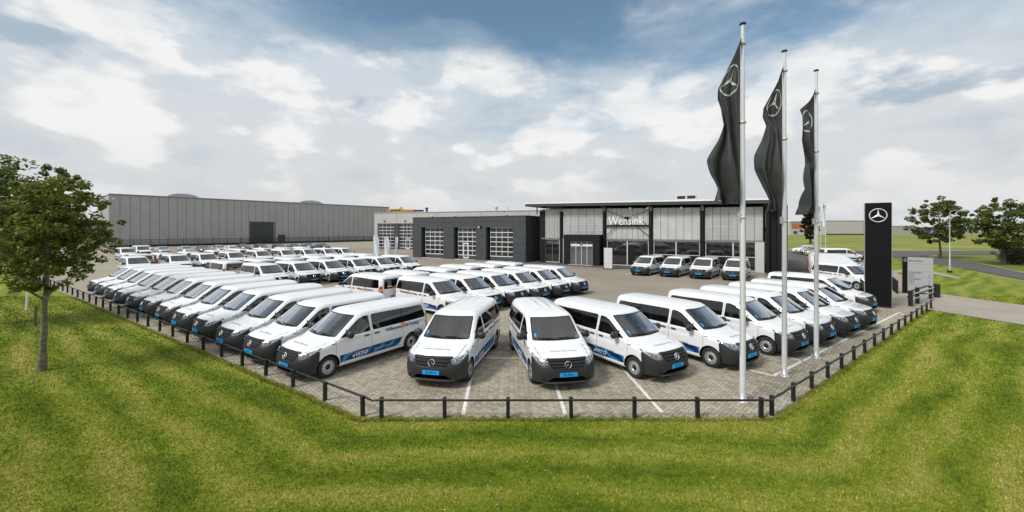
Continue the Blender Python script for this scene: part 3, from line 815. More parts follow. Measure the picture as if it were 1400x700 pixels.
m = MB(); m.span((-0.06, -0.05, 0.0), (HL, 0.13, 0.48)); m.build('plinth', M_STEELB, root)
for i in range(10):
    m = MB(); m.box((-0.02, 0.2 + 2.58 * i + 1.29, HH / 2 + 0.2), (0.10, 2.50, HH - 0.4)); m.build('gable_panel', M_HALL, root)
m = MB(); m.span((-0.1, -0.12, HH - 0.12), (HL + 0.1, HD, HH + 0.22)); m.build('roof_edge', M_HALLS, root)
m = MB(); m.span((0.2, 0.3, HH + 0.2), (HL - 0.2, HD - 0.2, HH + 0.28)); m.build('roof', M_HROOF, root)
for a0, a1 in ((hl.a(232) , hl.a(276)), (hl.a(415), hl.a(447))):
    m = MB(); n = 14; c = (a0 + a1) / 2; w = (a1 - a0) / 2
    vs = [(c + w * math.cos(PI * k / n), y, HH + 0.25 + 1.15 * math.sin(PI * k / n)) for y in (3, HD - 2) for k in range(n + 1)]
    m.add(vs, [(k, k + 1, n + 2 + k, n + 1 + k) for k in range(n)] + [tuple(range(n + 1)), tuple(range(2 * n + 1, n, -1))]); m.build('roof_vault', M_HALL, root, fix=True)
m = MB(); m.span((d0, 0.02, 0.05), (d1, 0.12, 7.0))
dr = m.build('door', M_DKDOOR, root)
for k in range(1, 7):
    q = MB(); q.span((d0 + 0.1, -0.01, k), (d1 - 0.1, 0.02, k + 0.05)); q.build('door_seam', M_DARK, dr)
w0, w1 = hl.a(380), hl.a(390)
m = MB(); m.span((w0, -0.06, 0.05), (w1, 0.0, 2.8)); m.build('door', M_DKDOOR, root)
m = MB(); m.span((0.4, -0.04, HH - 1.2), (0.9, -0.25, HH - 0.9)); m.build('wall_lamp', M_LIT, root)
tag(root, 'long grey metal clad warehouse behind the yard with a dark roller door', 'warehouse')
# bar fence along the warehouse
fr = empty('bar_fence', Vector((-101, 100, 0)) - Vector((0.64, 0.77, 0)) * 6 + Vector((3.2, -2.6, 0)), math.atan2(60, 50))
for i in range(25):
    m = MB(); m.box((i * 3.3, 0, 1.1), (0.10, 0.10, 2.2)); m.build('post', M_POST, fr)
for z in (0.3, 1.95):
    m = MB(); m.span((0, -0.03, z), (79, 0.03, z + 0.07)); m.build('rail', M_POST, fr)
m = MB()
for i in range(500): m.box((i * 0.158 + 0.07, 0, 1.1), (0.035, 0.035, 1.7))
m.build('bars', M_POST, fr, kind='stuff')
tag(fr, 'tall black bar fence along the foot of the grey warehouse', 'fence')

def sectional_door(parent, x0, x1, z0, z1, y, cols, rows, wicket=None, bottom=0.45):
    """overhead door: frame bars with panes behind, a solid foot panel"""
    dr = empty('overhead_door', (x0, y, 0), 0, parent)
    W_, w = x1 - x0, 0.065
    m = MB()
    for i in range(cols + 1):
        x = W_ * i / cols; m.span((x - w / 2 if i else 0, -0.05, z0 + bottom), (x + w / 2 if i < cols else W_, 0.0, z1))
    m.build('door_stile', M_WHT, dr, kind='stuff')
    zs = [z0 + bottom + (z1 - z0 - bottom) * k / rows for k in range(rows + 1)]
    for z in zs:
        m = MB(); m.span((0, -0.065, z - 0.055), (W_, -0.052, z + 0.055)); m.build('door_rail', M_WHT, dr)
    pd = None
    for i in range(cols):
        for k in range(rows):
            if pd is None:
                m = MB(); m.add([(0.03, 0, 0.05), (W_ / cols - 0.03, 0, 0.05), (W_ / cols - 0.03, 0, zs[1] - zs[0] - 0.05), (0.03, 0, zs[1] - zs[0] - 0.05)], [(0, 1, 2, 3)])
                o = m.build('pane', M_GLZ2, dr, (W_ * i / cols, -0.015, zs[k])); pd = o.data
            else: o = link('pane', pd, dr, (W_ * i / cols, -0.015, zs[k]))
            o.rotation_euler = (RND.uniform(-0.02, 0.02), 0, RND.uniform(-0.02, 0.02))
    m = MB(); m.span((0, -0.04, z0), (W_, 0.02, z0 + bottom - 0.07)); m.build('foot_panel', M_ANTH, dr)
    if wicket is not None:
        a, b_ = wicket
        m = MB()
        m.span((a, -0.10, z0 + 0.08), (a + 0.13, -0.066, z0 + 2.5)); m.span((b_ - 0.13, -0.10, z0 + 0.08), (b_, -0.066, z0 + 2.5))
        m.span((a + 0.13, -0.10, z0 + 2.3), (b_ - 0.13, -0.067, z0 + 2.5)); m.span((a + 0.13, -0.10, z0 + 0.08), (b_ - 0.13, -0.067, z0 + 0.3))
        m.build('wicket_frame', M_WHT, dr)
    return dr

# light grey workshop behind
lg = Local((-32.8, 95), (37.8, -13.5))
root = lg.root('workshop')
LH, LL = 8.45, 44.0
e0, e1, e2, e3 = lg.a(517), lg.a(538.5), lg.a(545), lg.a(566)
m = MB(); m.span((0, 0.6, 0), (LL, 20, LH - 0.2)); m.build('core', M_STEELB, root)
m = MB(); m.span((0, 0, 0), (e0 - 0.2, 0.6, LH)); m.build('wall', M_LTGR, root)
pv = None
xs = np.linspace(e0 - 0.2, LL, 9)
for a0, a1 in zip(xs[:-1], xs[1:]):
    m = MB(); m.span((a0 + 0.03, 0, 6.0), (a1 - 0.03, 0.6, LH)); m.build('wall_panel', M_LTGR, root)
m = MB(); m.span((e3 + 0.2, 0.01, 0), (LL, 0.6, 5.98)); m.build('wall', M_LTGR, root)
m = MB(); m.span((e1 + 0.05, 0.03, 0), (e2 - 0.05, 0.6, 5.98)); m.build('door_pier', M_ANTH, root)
m = MB(); m.span((-0.1, -0.1, LH), (LL + 0.1, 20, LH + 0.12)); m.build('roof_edge', M_HROOF, root)
sectional_door(root, e0, e1, 0.0, 5.9, 0.35, 4, 7)
sectional_door(root, e2, e3, 0.0, 5.9, 0.35, 4, 7, wicket=(1.7, 2.9))
for xx in (lg.a(526), lg.a(554)):
    m = MB(); m.box((xx, -0.12, 6.55), (0.25, 0.22, 0.3)); m.build('wall_lamp', M_DARK, root)
for xx, y, w, h, mm in ((lg.a(577), 2.0, 0.55, 1.1, mat('blue_grey_cowl', (0.03, 0.06, 0.09), 0.4)), (lg.a(675), 1.5, 0.55, 1.0, M_ALU), (lg.a(691.5), 1.5, 0.2, 0.9, M_ALU)):
    m = MB(); m.lathe([(w * 0.45, LH + 0.1), (w * 0.45, LH + 0.1 + h * 0.7), (w * 0.7, LH + 0.1 + h * 0.72), (w * 0.7, LH + 0.1 + h), (0.001, LH + 0.12 + h)], 12, 'Z', (xx, y, 0)); m.build('roof_vent', mm, root)
tag(root, 'light grey workshop with two glazed overhead doors, partly hidden behind the dark one', 'workshop')
# load of orange beams beyond the workshop roof
oc = empty('crane_boom', (-36.5, 116, 0), -0.15)
m = MB(); m.span((0, 0, 9.6), (8.4, 0.9, 10.3)); m.build('boom', mat('boom_orange', (0.42, 0.22, 0.07), 0.6), oc)
m = MB(); m.span((1.2, -0.3, 10.3), (4.0, 0.6, 10.55)); m.box((4.4, 0.3, 10.7), (0.5, 0.6, 0.8)); m.build('hook_block', mat('boom_yellow', (0.62, 0.42, 0.06), 0.5), oc)
m = MB(); m.span((8.4, 0.1, 9.7), (11.0, 0.8, 10.2)); m.build('boom_tip', M_DARK, oc)
m = MB(); m.span((0.6, 0.2, 0), (1.5, 0.8, 9.6)); m.build('mast', M_STEELB, oc)
tag(oc, 'orange and yellow crane boom lying above the light grey workshop roof', 'crane')

# dark workshop with three doors
dg_ = Local((-16.6, 66.7), (18.5, -10.5))
root = dg_.root('garage')
GL, GH = 21.3, 6.62
doors = [(dg_.a(576), dg_.a(606)), (dg_.a(620.5), dg_.a(650.5)), (dg_.a(664.5), dg_.a(701))]
m = MB(); m.span((0.2, 0.75, 0), (GL - 0.1, 12, GH - 0.1)); m.build('core', M_STEELB, root)
DT_ = 4.95
edges = [0.0] + [q for d_ in doors for q in d_] + [GL]
piers = [(edges[0], edges[1]), (edges[2], edges[3]), (edges[4], edges[5]), (edges[6], edges[7])]
nrow = 4
for a0, a1 in piers:
    for k in range(nrow):
        z0 = DT_ * k / nrow
        m = MB(); m.span((a0 + 0.012, 0, z0 + 0.012), (a1 - 0.012, 0.7, z0 + DT_ / nrow - 0.012)); m.build('wall_panel', M_ANTH, root)
for a0, a1 in ((0, dg_.a(605.5)), (dg_.a(605.5), dg_.a(650.5)), (dg_.a(650.5), dg_.a(701.5)), (dg_.a(701.5), GL)):
    for z0, z1 in ((DT_, 5.75), (5.75, GH - 0.12)):
        m = MB(); m.span((a0 + 0.014, 0, z0 + 0.012), (a1 - 0.014, 0.7, z1 - 0.012)); m.build('wall_panel', M_ANTH, root)
m = MB(); m.span((0.03, 0.03, 0.0), (0.10, 0.5, GH - 0.15)); m.build('corner_post', M_STEELB, root)
for k in range(5):
    m = MB(); m.span((GL - 0.08, 0.71 + 0.7 * k, 0), (GL + 0.01, 1.40 + 0.7 * k, GH - 0.12)); m.build('side_panel', M_ANTH, root)
m = MB(); m.span((-0.06, -0.06, GH - 0.12), (GL + 0.06, 12, GH)); m.build('roof_edge', M_ROOFD, root)
for i, (a0, a1) in enumerate(doors):
    sectional_door(root, a0 + 0.45, a1 - 0.06, 0.05, DT_ - 0.05, 0.55, 4, 6, wicket=(1.05, 2.05) if i == 1 else None, bottom=0.6)
    m = MB(); m.span((a0 + 0.3, -0.35, 0.0), (a1, 0.0, 0.035)); m.build('threshold', M_WHT, root)
for xx, z in ((dg_.a(656.5), 5.0), ):
    m = MB(); m.box((xx, -0.15, z), (0.32, 0.28, 0.36)); lp = m.build('wall_lamp', M_DARK, root)
    q = MB(); q.box((xx - 0.05, -0.31, z - 0.03), (0.2, 0.03, 0.22)); q.build('lamp_glass', M_LIT, lp)
for xx in (dg_.a(616), dg_.a(686), dg_.a(584)):
    m = MB(); m.lathe([(0.22, GH), (0.22, GH + 0.15), (0.28, GH + 0.2), (0.001, GH + 0.36)], 10, 'Z', (xx, 1.2, 0)); m.build('roof_vent', M_ALU, root)
tag(root, 'flat dark anthracite garage with three white framed overhead doors', 'garage')

# showroom
sh = Local((4.43, 56.4), (22.5, -13.4))
root = sh.root('showroom')
SL = sh.a(1047)
cols = [sh.a(767.5), sh.a(826.5), sh.a(890), sh.a(960.5), SL]
def zt(a): return 7.85 - 0.42 * a / SL         # the roof line falls gently along the front
m = MB(); m.prism([(0, 0.6), (SL, 0.6), (SL, 16), (0, 16)], 0, 7.2); m.build('core', M_STEELB, root)
m = MB(); m.prism([(0.02, 0.30), (SL - 0.02, 0.30), (SL - 0.02, 0.58), (0.02, 0.58)], 0.05, 3.42); m.build('inner_wall', M_DARK, root)
bays = [(sh.a(738.5), cols[0])] + list(zip(cols[:-1], cols[1:]))
npn = [7, 5, 8, 6, 7]
hb = 3.45
for bi, (a0, a1) in enumerate(bays):
    bt = hb if bi != 1 else 3.75
    n = npn[bi]
    x0, x1 = a0 + 0.24, a1 - 0.24
    for k in range(n):
        p0, p1 = x0 + (x1 - x0) * k / n + 0.02, x0 + (x1 - x0) * (k + 1) / n - 0.02
        # each sheet is shallowly ribbed
        m = MB(); nr = 6; vs = []
        for j in range(nr * 2 + 1):
            x = p0 + (p1 - p0) * j / (nr * 2); yy = 0.0 if j % 2 else 0.025
            vs += [(x, yy, bt), (x, yy, zt((p0 + p1) / 2) - 0.35)]
        m.add(vs, [(2 * j, 2 * j + 2, 2 * j + 3, 2 * j + 1) for j in range(nr * 2)])
        m.span((p0, 0.03, bt), (p1, 0.28, zt((p0 + p1) / 2) - 0.36))
        m.build('cladding_sheet', M_SHEET2 if bi in (1, 4) else M_SHEET, root)
    if bi in (1, 4):
        for z in np.linspace(bt + 0.7, zt(a0) - 0.9, 4):
            m = MB(); m.span((x0, -0.015, z - 0.02), (x1, 0.0, z + 0.02)); m.build('cladding_rail', M_ALU, root)
    m = MB(); m.span((x0 - 0.02, -0.06, bt - 0.16), (x1 + 0.02, 0.28, bt - 0.01)); m.build('lintel', M_HALLS, root)
    if bi != 1:
        nm = [1, 0, 2, 2, 2][bi]
        g0, g1 = x0 + 0.05, x1 - 0.05
        if bi == 0: g0 += 0.45
        for k in range(nm):
            q0, q1 = g0 + (g1 - g0) * k / nm, g0 + (g1 - g0) * (k + 1) / nm
            w = empty('shop_window', (0, 0, 0), 0, root)
            m = MB(); m.add([(q0 + 0.06, 0.22, 0.12), (q1 - 0.06, 0.22, 0.12), (q1 - 0.06, 0.22, bt - 0.22), (q0 + 0.06, 0.22, bt - 0.22)], [(0, 1, 2, 3)]); m.build('pane', M_GLZ, w)
            m = MB()
            m.span((q0, 0.08, 0.05), (q0 + 0.07, 0.24, bt - 0.17)); m.span((q1 - 0.07, 0.08, 0.05), (q1, 0.24, bt - 0.17)); m.span((q0 + 0.07, 0.08, 0.05), (q1 - 0.07, 0.24, 0.14)); m.span((q0 + 0.07, 0.08, bt - 0.27), (q1 - 0.07, 0.24, bt - 0.17))
            m.build('frame', M_ALU, w)
            if bi >= 3:
                m = MB(); m.span((q0 + 0.07, 0.10, 1.55), (q1 - 0.07, 0.20, 1.63)); m.build('transom', M_ALU, w)
            if bi == 0:
                m = MB(); m.span(((q0 + q1) / 2 - 0.03, 0.1, 0.14), ((q0 + q1) / 2 + 0.03, 0.2, bt - 0.27)); m.build('mullion', M_HALLS, w)
        if bi == 0:
            m = MB(); m.span((x0 - 0.2, 0.0, 0), (g0, 0.26, bt - 0.17)); m.build('wall_pier', M_SHEET, root)
    if bi == 4:
        m = MB(); m.span((x1 - 0.75, -0.05, 0), (x1 + 0.1, 0.28, bt - 0.17)); m.build('wall_pier', M_SHEET, root)
for a in cols[:-1]:
    m = MB(); m.span((a - 0.10, -0.30, 0), (a + 0.10, -0.08, zt(a) - 0.75)); m.build('column', M_STEELB, root)
    m = MB(); m.span((a - 0.17, -0.30, zt(a) - 0.73), (a + 0.17, -0.05, zt(a) - 0.15)); m.build('column_head', M_HALLS, root)
m = MB(); m.span((SL + 0.02, -0.25, 0), (SL + 0.30, 0.9, zt(SL) - 0.1)); m.build('end_column', M_STEELB, root)
m = MB(); m.span((SL + 0.34, 0.2, 0), (SL + 0.98, 1.6, zt(SL) - 0.2)); m.build('end_wall', M_STEELB, root)
m = MB(); m.span((SL + 1.0, -0.6, 0), (SL + 1.9, 0.8, zt(SL) - 0.25)); m.build('end_tower', M_STEELB, root)
m = MB(); m.span((-0.55, -0.05, 0), (0.30, 1.5, 7.3)); m.build('end_tower', M_STEELB, root)
# entrance portal
a0, a1 = sh.a(776), sh.a(826.0)
p0, p1 = sh.a(784), sh.a(814.5)
y0 = -1.3
m = MB(); m.span((a0, y0, 0), (p0, 0.25, 3.1)); m.build('portal_side', M_STEELB, root)
m = MB(); m.span((p1, y0, 0), (a1 - 0.2, 0.25, 3.1)); m.build('portal_side', M_STEELB, root)
m = MB(); m.span((a0, y0 - 0.03, 3.1), (a1 - 0.2, 0.25, 3.95)); m.build('portal_head', M_STEELB, root)
q0, q1 = sh.a(768.6), a0 - 0.03
m = MB(); m.span((q0, 0.05, 0), (q0 + 0.55, 0.28, 3.5)); m.build('wall_pier', M_SHEET, root)
w = empty('shop_window', (0, 0, 0), 0, root)
m = MB(); m.add([(q0 + 0.57, 0.2, 0.1), (q1, 0.2, 0.1), (q1, 0.2, 3.4), (q0 + 0.57, 0.2, 3.4)], [(0, 1, 2, 3)]); m.build('pane', M_GLZ, w)
dr = empty('entrance_door', (p0, y0 + 0.25, 0), 0, root)
W_ = p1 - p0
m = MB(); m.add([(0, 0.02, 0.02), (W_, 0.02, 0.02), (W_, 0.02, 3.08), (0, 0.02, 3.08)], [(0, 1, 2, 3)]); m.build('pane', mat('entrance_glass', (0.10, 0.105, 0.11), 0.04, spec=0.9, coat=0.6), dr)
for f in (0.02, 0.25, 0.5, 0.74, 0.98):
    m = MB(); m.span((W_ * f - 0.04, -0.03, 0), (W_ * f + 0.04, 0.0, 3.08)); m.build('door_stile', M_ALU, dr)
m = MB(); m.span((0.04, -0.07, 2.42), (W_ - 0.04, -0.032, 2.70)); m.build('door_header', M_WHT, dr)
m = MB(); m.box((W_ / 2, -0.1, 2.62), (0.28, 0.05, 0.14)); m.build('door_sensor', M_DARK, dr)
m = MB(); m.span((p0 - 0.05, y0 - 0.5, 0.0), (p1 + 0.05, y0 - 0.05, 0.03)); m.build('door_mat', M_ALU, root)
# braced bay and sign letters
a0, a1 = cols[1] + 0.14, cols[2] - 0.14
zm = 5.15
m = MB(); m.span((a0 - 0.1, -0.26, zm - 0.13), (a1 + 0.1, -0.08, zm + 0.06)); m.build('sign_beam', M_STEELB, root)
hc = ((a0 + a1) / 2, -0.18, 6.05)
for q in ((a0, zt(a0) - 0.55), (a1, zt(a1) - 0.55), (a0, hb + 0.3), (a1, hb + 0.3)):
    m = MB(); m.tube([hc, (q[0], -0.18, q[1])], 0.035, 6); m.build('brace_rod', M_STEELB, root)
m = MB(); m.lathe([(0.26, -0.26), (0.26, -0.10)], 14, 'Y', (hc[0], 0, hc[2])); m.box((hc[0], -0.18, hc[2]), (0.5, 0.12, 0.36)); m.build('brace_hub', M_STEELB, root)
lw = (a1 - a0) * 0.80
me = text_mesh('W', 1.0); 
sg_ = empty('shop_name', (0, 0, 0), 0, root)
probe = text_mesh('Wensink', 1.28, 0.06)
xsz = [v.co.x for v in probe.vertices]; fsx = lw / (max(xsz) - min(xsz))
xcur = 0.0
Mb = frame(((a0 + a1) / 2 - 0.05, -0.42, zm + 0.07), (1, 0, 0), (0, 0, 1))
# each letter is its own piece
def letters(txt, size, depth, width, m, parent, M):
    full = text_mesh(txt, size, depth)
    xs_ = [v.co.x for v in full.vertices]; f = width / (max(xs_) - min(xs_))
    bm = bmesh.new(); bm.from_mesh(full)
    bmesh.ops.remove_doubles(bm, verts=bm.verts, dist=1e-5)
    # split in islands along x, joining pieces that overlap (the dot of the i)
    seen = set(); isl = []
    for v in bm.verts:
        if v in seen: continue
        st_ = [v]; comp = []
        seen.add(v)
        while st_:
            q = st_.pop(); comp.append(q)
            for e in q.link_edges:
                o = e.other_vert(q)
                if o not in seen: seen.add(o); st_.append(o)
        isl.append(comp)
    spans = sorted([(min(q.co.x for q in c), max(q.co.x for q in c), c) for c in isl], key=lambda t: t[0])
    groups = []
    for lo, hi, c in spans:
        if groups and lo < groups[-1][1] - 0.02 * size: groups[-1][1] = max(hi, groups[-1][1]); groups[-1][2] += c
        else: groups.append([lo, hi, list(c)])
    for lo, hi, c in groups:
        cs = set(c); idx = {v: i for i, v in enumerate(c)}
        mb = MB(); mb.add([M @ Vector((v.co.x * f, v.co.y, v.co.z)) for v in c], [tuple(idx[v] for v in fc.verts) for fc in bm.faces if fc.verts[0] in cs])
        mb.build('sign_letter', m, parent)
    bm.free()
letters('Wensink', 1.52, 0.07, lw, mat('sign_letter_white', (0.86, 0.86, 0.86), 0.4), sg_, Mb)
# roof: long overhanging slab on a dark fascia
ro = 2.3
rp = [(-ro, -1.15), (SL + 1.5, -1.15), (SL + 1.5, 16.5), (-ro, 16.5)]
m = MB()
def rz_(a): return zt(a) + 0.34 - (0.0 if a < SL else 0.03)
vs = []
for x, y in rp: vs.append((x, y, rz_(x) - 0.34))
for x, y in rp: vs.append((x, y, rz_(x)))
m.add(vs, [(3, 2, 1, 0), (4, 5, 6, 7), (0, 1, 5, 4), (1, 2, 6, 5), (2, 3, 7, 6), (3, 0, 4, 7)]); rf = m.build('roof', M_ROOFD, root)
m = MB()
vs = [(x + dx, y + dy, rz_(x) + dz) for dz in (0.004, 0.17) for (x, y), dx, dy in zip(rp, (-0.06, 0.06, 0.06, -0.06), (-0.06, -0.06, 0.06, 0.06))]
m.add(vs, [(3, 2, 1, 0), (4, 5, 6, 7), (0, 1, 5, 4), (1, 2, 6, 5), (2, 3, 7, 6), (3, 0, 4, 7)]); m.build('roof_sheet', M_ROOFL, rf)
for a in cols[:-1] + [0.1]:
    m = MB(); m.span((a - 0.12, -1.12, zt(a) - 0.22), (a + 0.12, 0.3, zt(a) - 0.01)); m.build('roof_bracket', M_STEELB, rf)
m = MB(); m.box((-1.0, 0.0, 7.3), (0.12, 0.12, 0.95)); m.build('roof_strut', M_STEELB, rf)
rl = empty('roof_unit', (0, 0, 0), 0, root)
for xx in (sh.a(930), sh.a(944)):
    m = MB(); m.cbox((xx, 1.2, 8.45), (1.1, 1.0, 0.6), 0.04); m.build('cooler_box', M_ALU, rl)
    m = MB(); m.span((xx - 0.45, 0.66, 8.3), (xx + 0.45, 0.695, 8.65)); m.build('cooler_grille', M_DARK, rl)
for a in (cols[2] - 0.3, cols[2] - 2.4, cols[3] - 2.2):
    m = MB(); m.box((a, -0.5, zt(a) - 0.4), (0.22, 0.2, 0.24)); m.build('spot_lamp', M_LIT, root)
tag(root, 'glass fronted showroom with ribbed grey upper sheets and a long overhanging roof', 'showroom')

tp = px(831.5, 368)
it = empty('information_totem', tp, AU)
m = MB(); m.box((0, 0, 0.04), (1.05, 0.35, 0.08)); m.build('plinth', M_DARK, it)
for k in range(4):
    m = MB(); m.span((-0.48, -0.09, 0.10 + 0.60 * k), (0.50, 0.09, 0.685 + 0.60 * k)); m.build('sign_panel', mat('totem_grey', (0.60, 0.60, 0.59), 0.35), it)
m = MB(); m.span((-0.56, -0.10, 0.08), (-0.49, 0.10, 2.5)); m.build('edge_strip', M_STEELB, it)
tag(it, 'pale grey panel totem beside the black showroom entrance', 'sign')
# ------------------------------------------------------------------ vehicle skins from a blended solid
def smax(a, b, k):
    h = np.clip(0.5 + 0.5 * (a - b) / k, 0, 1)
    return b + (a - b) * h + k * h * (1 - h)
def smin(a, b, k): return -smax(-a, -b, k)

M_VOID = mat('deep_black', (0.004, 0.004, 0.004), 0.9, spec=0.0)
M_LIP = mat('grey_plastic', (0.055, 0.056, 0.058), 0.4)
def van_field(L):
    def f(s, y, z):
        ay = np.abs(y)
        # sides: widest low on the doors, soft waist line, tumblehome above the belt
        w = 0.962 - 0.10 * np.clip(0.55 - z, 0, 1) ** 1.3 - 0.245 * np.clip(z - 1.10, 0, 2) - 0.055 * np.clip(z - 1.35, 0, 2) ** 2
        w = w - 0.018 * np.exp(-((z - 0.98) / 0.05) ** 2) * np.clip((s - 1.2) / 0.6, 0, 1)
        w = w - 0.10 * np.clip((s - (L - 1.2)) / 1.2, 0, 1) ** 2
        side = ay - w
        yn = ay / 0.95
        # the nose leans back below and above the bumper bar and rounds off in plan
        sf = 0.75 * (z - 0.50) ** 2 + 0.09 * yn ** 2 + 0.30 * yn ** 5
        front = (sf - s) * 0.95
        hood = (z - (0.925 + 0.285 * (s - 0.14) - 0.075 * (s - 0.14) ** 2 - 0.075 * yn ** 3)) * 0.97
        ws_s = 1.02 + 0.21 * yn ** 2
        ws = ((z - 1.14) * 0.82 - (s - ws_s) * 0.575)
        roof = z - (1.905 - 0.045 * ((s - 3.0) / 1.3) ** 2 * (s < 3.0) - 0.03 * ((s - 3.0) / 2.2) ** 2 * (s >= 3.0) - 0.05 * (ay / 0.75) ** 2.5)
        roof = roof + 0.006 * np.cos(ay * 2 * PI / 0.30) * (ay < 0.62) * np.clip((s - 2.2) / 0.3, 0, 1) * np.clip((L - 0.35 - s) / 0.2, 0, 1)
        top = smin(hood, smax(ws, roof, 0.10), 0.05)
        rear = s - (L - 0.01 - 0.14 * np.clip(z - 0.95, 0, 2) ** 1.2 - 0.05 * yn ** 2 - 0.12 * yn ** 6)
        bot = 0.24 - z
        d = smax(top, side, 0.17 * np.clip((z - 0.9) * 2.0, 0.35, 1))
        d = smax(d, front, 0.09)
        d = smax(d, rear, 0.14)
        return smax(d, bot, 0.05)
    return f

def car_field(L, Wd, H, wagon=0.0):
    hw = Wd / 2
    def f(s, y, z):
        ay = np.abs(y); yn = ay / hw
        w = hw - 0.10 * np.clip(0.5 - z, 0, 1) - 0.42 * np.clip(z - 0.92, 0, 2) - 0.06 * np.clip((s - (L - 1.0)), 0, 1) ** 2
        side = ay - w
        front = (0.9 * (z - 0.45) ** 2 + 0.08 * yn ** 2 + 0.30 * yn ** 5 - s) * 0.95
        hood = (z - (0.74 + 0.22 * np.clip(s - 0.1, 0, 3) ** 0.8 - 0.06 * yn ** 3))
        ws = ((z - 0.94) * 0.86 - (s - 1.15 - 0.2 * yn ** 2) * 0.50)
        roof = z - (H - 0.055 * ((s - 2.4) / 1.0) ** 2 * (s < 2.4) - (0.09 - 0.05 * wagon) * ((s - 2.4) / 1.4) ** 2 * (s >= 2.4) - 0.05 * yn ** 2.5)
        rear = s - (L - 0.02 - (0.62 - 0.35 * wagon) * np.clip(z - 0.92, 0, 2) - 0.10 * yn ** 4)
        top = smin(hood, smax(ws, roof, 0.10), 0.05)
        d = smax(top, side, 0.14); d = smax(d, front, 0.09); d = smax(d, rear, 0.12)
        return smax(d, 0.2 - z, 0.05)
    return f

def skin(field, L, hw, H, zc, s0, nx, ny, nz):
    """project a gridded box on the solid, ray by ray from a spine; x = L/2 - s"""
    z0 = 0.15; bs0, bs1 = -0.1, L + 0.1
    S = np.linspace(bs0, bs1, nx + 1); Y = np.linspace(-hw * 1.1, hw * 1.1, ny + 1); Z = np.linspace(z0, H + 0.1, nz + 1)
    key = {}; pts = []; quads = []
    def vid(i, j, k):
        t = (i, j, k)
        if t not in key: key[t] = len(pts); pts.append((S[i], Y[j], Z[k]))
        return key[t]
    for i in range(nx):
        for j in range(ny):
            quads.append((vid(i, j, nz), vid(i, j + 1, nz), vid(i + 1, j + 1, nz), vid(i + 1, j, nz)))
            quads.append((vid(i, j, 0), vid(i + 1, j, 0), vid(i + 1, j + 1, 0), vid(i, j + 1, 0)))
        for k in range(nz):
            quads.append((vid(i, 0, k), vid(i, 0, k + 1), vid(i + 1, 0, k + 1), vid(i + 1, 0, k)))
            quads.append((vid(i, ny, k), vid(i + 1, ny, k), vid(i + 1, ny, k + 1), vid(i, ny, k + 1)))
    for j in range(ny):
        for k in range(nz):
            quads.append((vid(0, j, k), vid(0, j + 1, k), vid(0, j + 1, k + 1), vid(0, j, k + 1)))
            quads.append((vid(nx, j, k), vid(nx, j, k + 1), vid(nx, j + 1, k + 1), vid(nx, j + 1, k)))
    P = np.array(pts)
    O = np.stack([np.clip(P[:, 0], s0, L - s0), np.zeros(len(P)), np.full(len(P), zc)], 1)
    D = P - O
    lo = np.zeros(len(P)); hi = np.full(len(P), 1.2)
    for _ in range(26):
        m = (lo + hi) / 2; Q = O + D * m[:, None]
        ins = field(Q[:, 0], Q[:, 1], Q[:, 2]) < 0
        lo = np.where(ins, m, lo); hi = np.where(ins, hi, m)
    Q = O + D * lo[:, None]
    bm = bmesh.new()
    vs = [bm.verts.new((L / 2 - q[0], q[1], q[2])) for q in Q]
    for q in quads:
        try: bm.faces.new([vs[i] for i in q])
        except ValueError: pass
    bmesh.ops.remove_doubles(bm, verts=bm.verts, dist=1e-4)
    bmesh.ops.recalc_face_normals(bm, faces=bm.faces)
    for f in bm.faces: f.smooth = True
    return bm

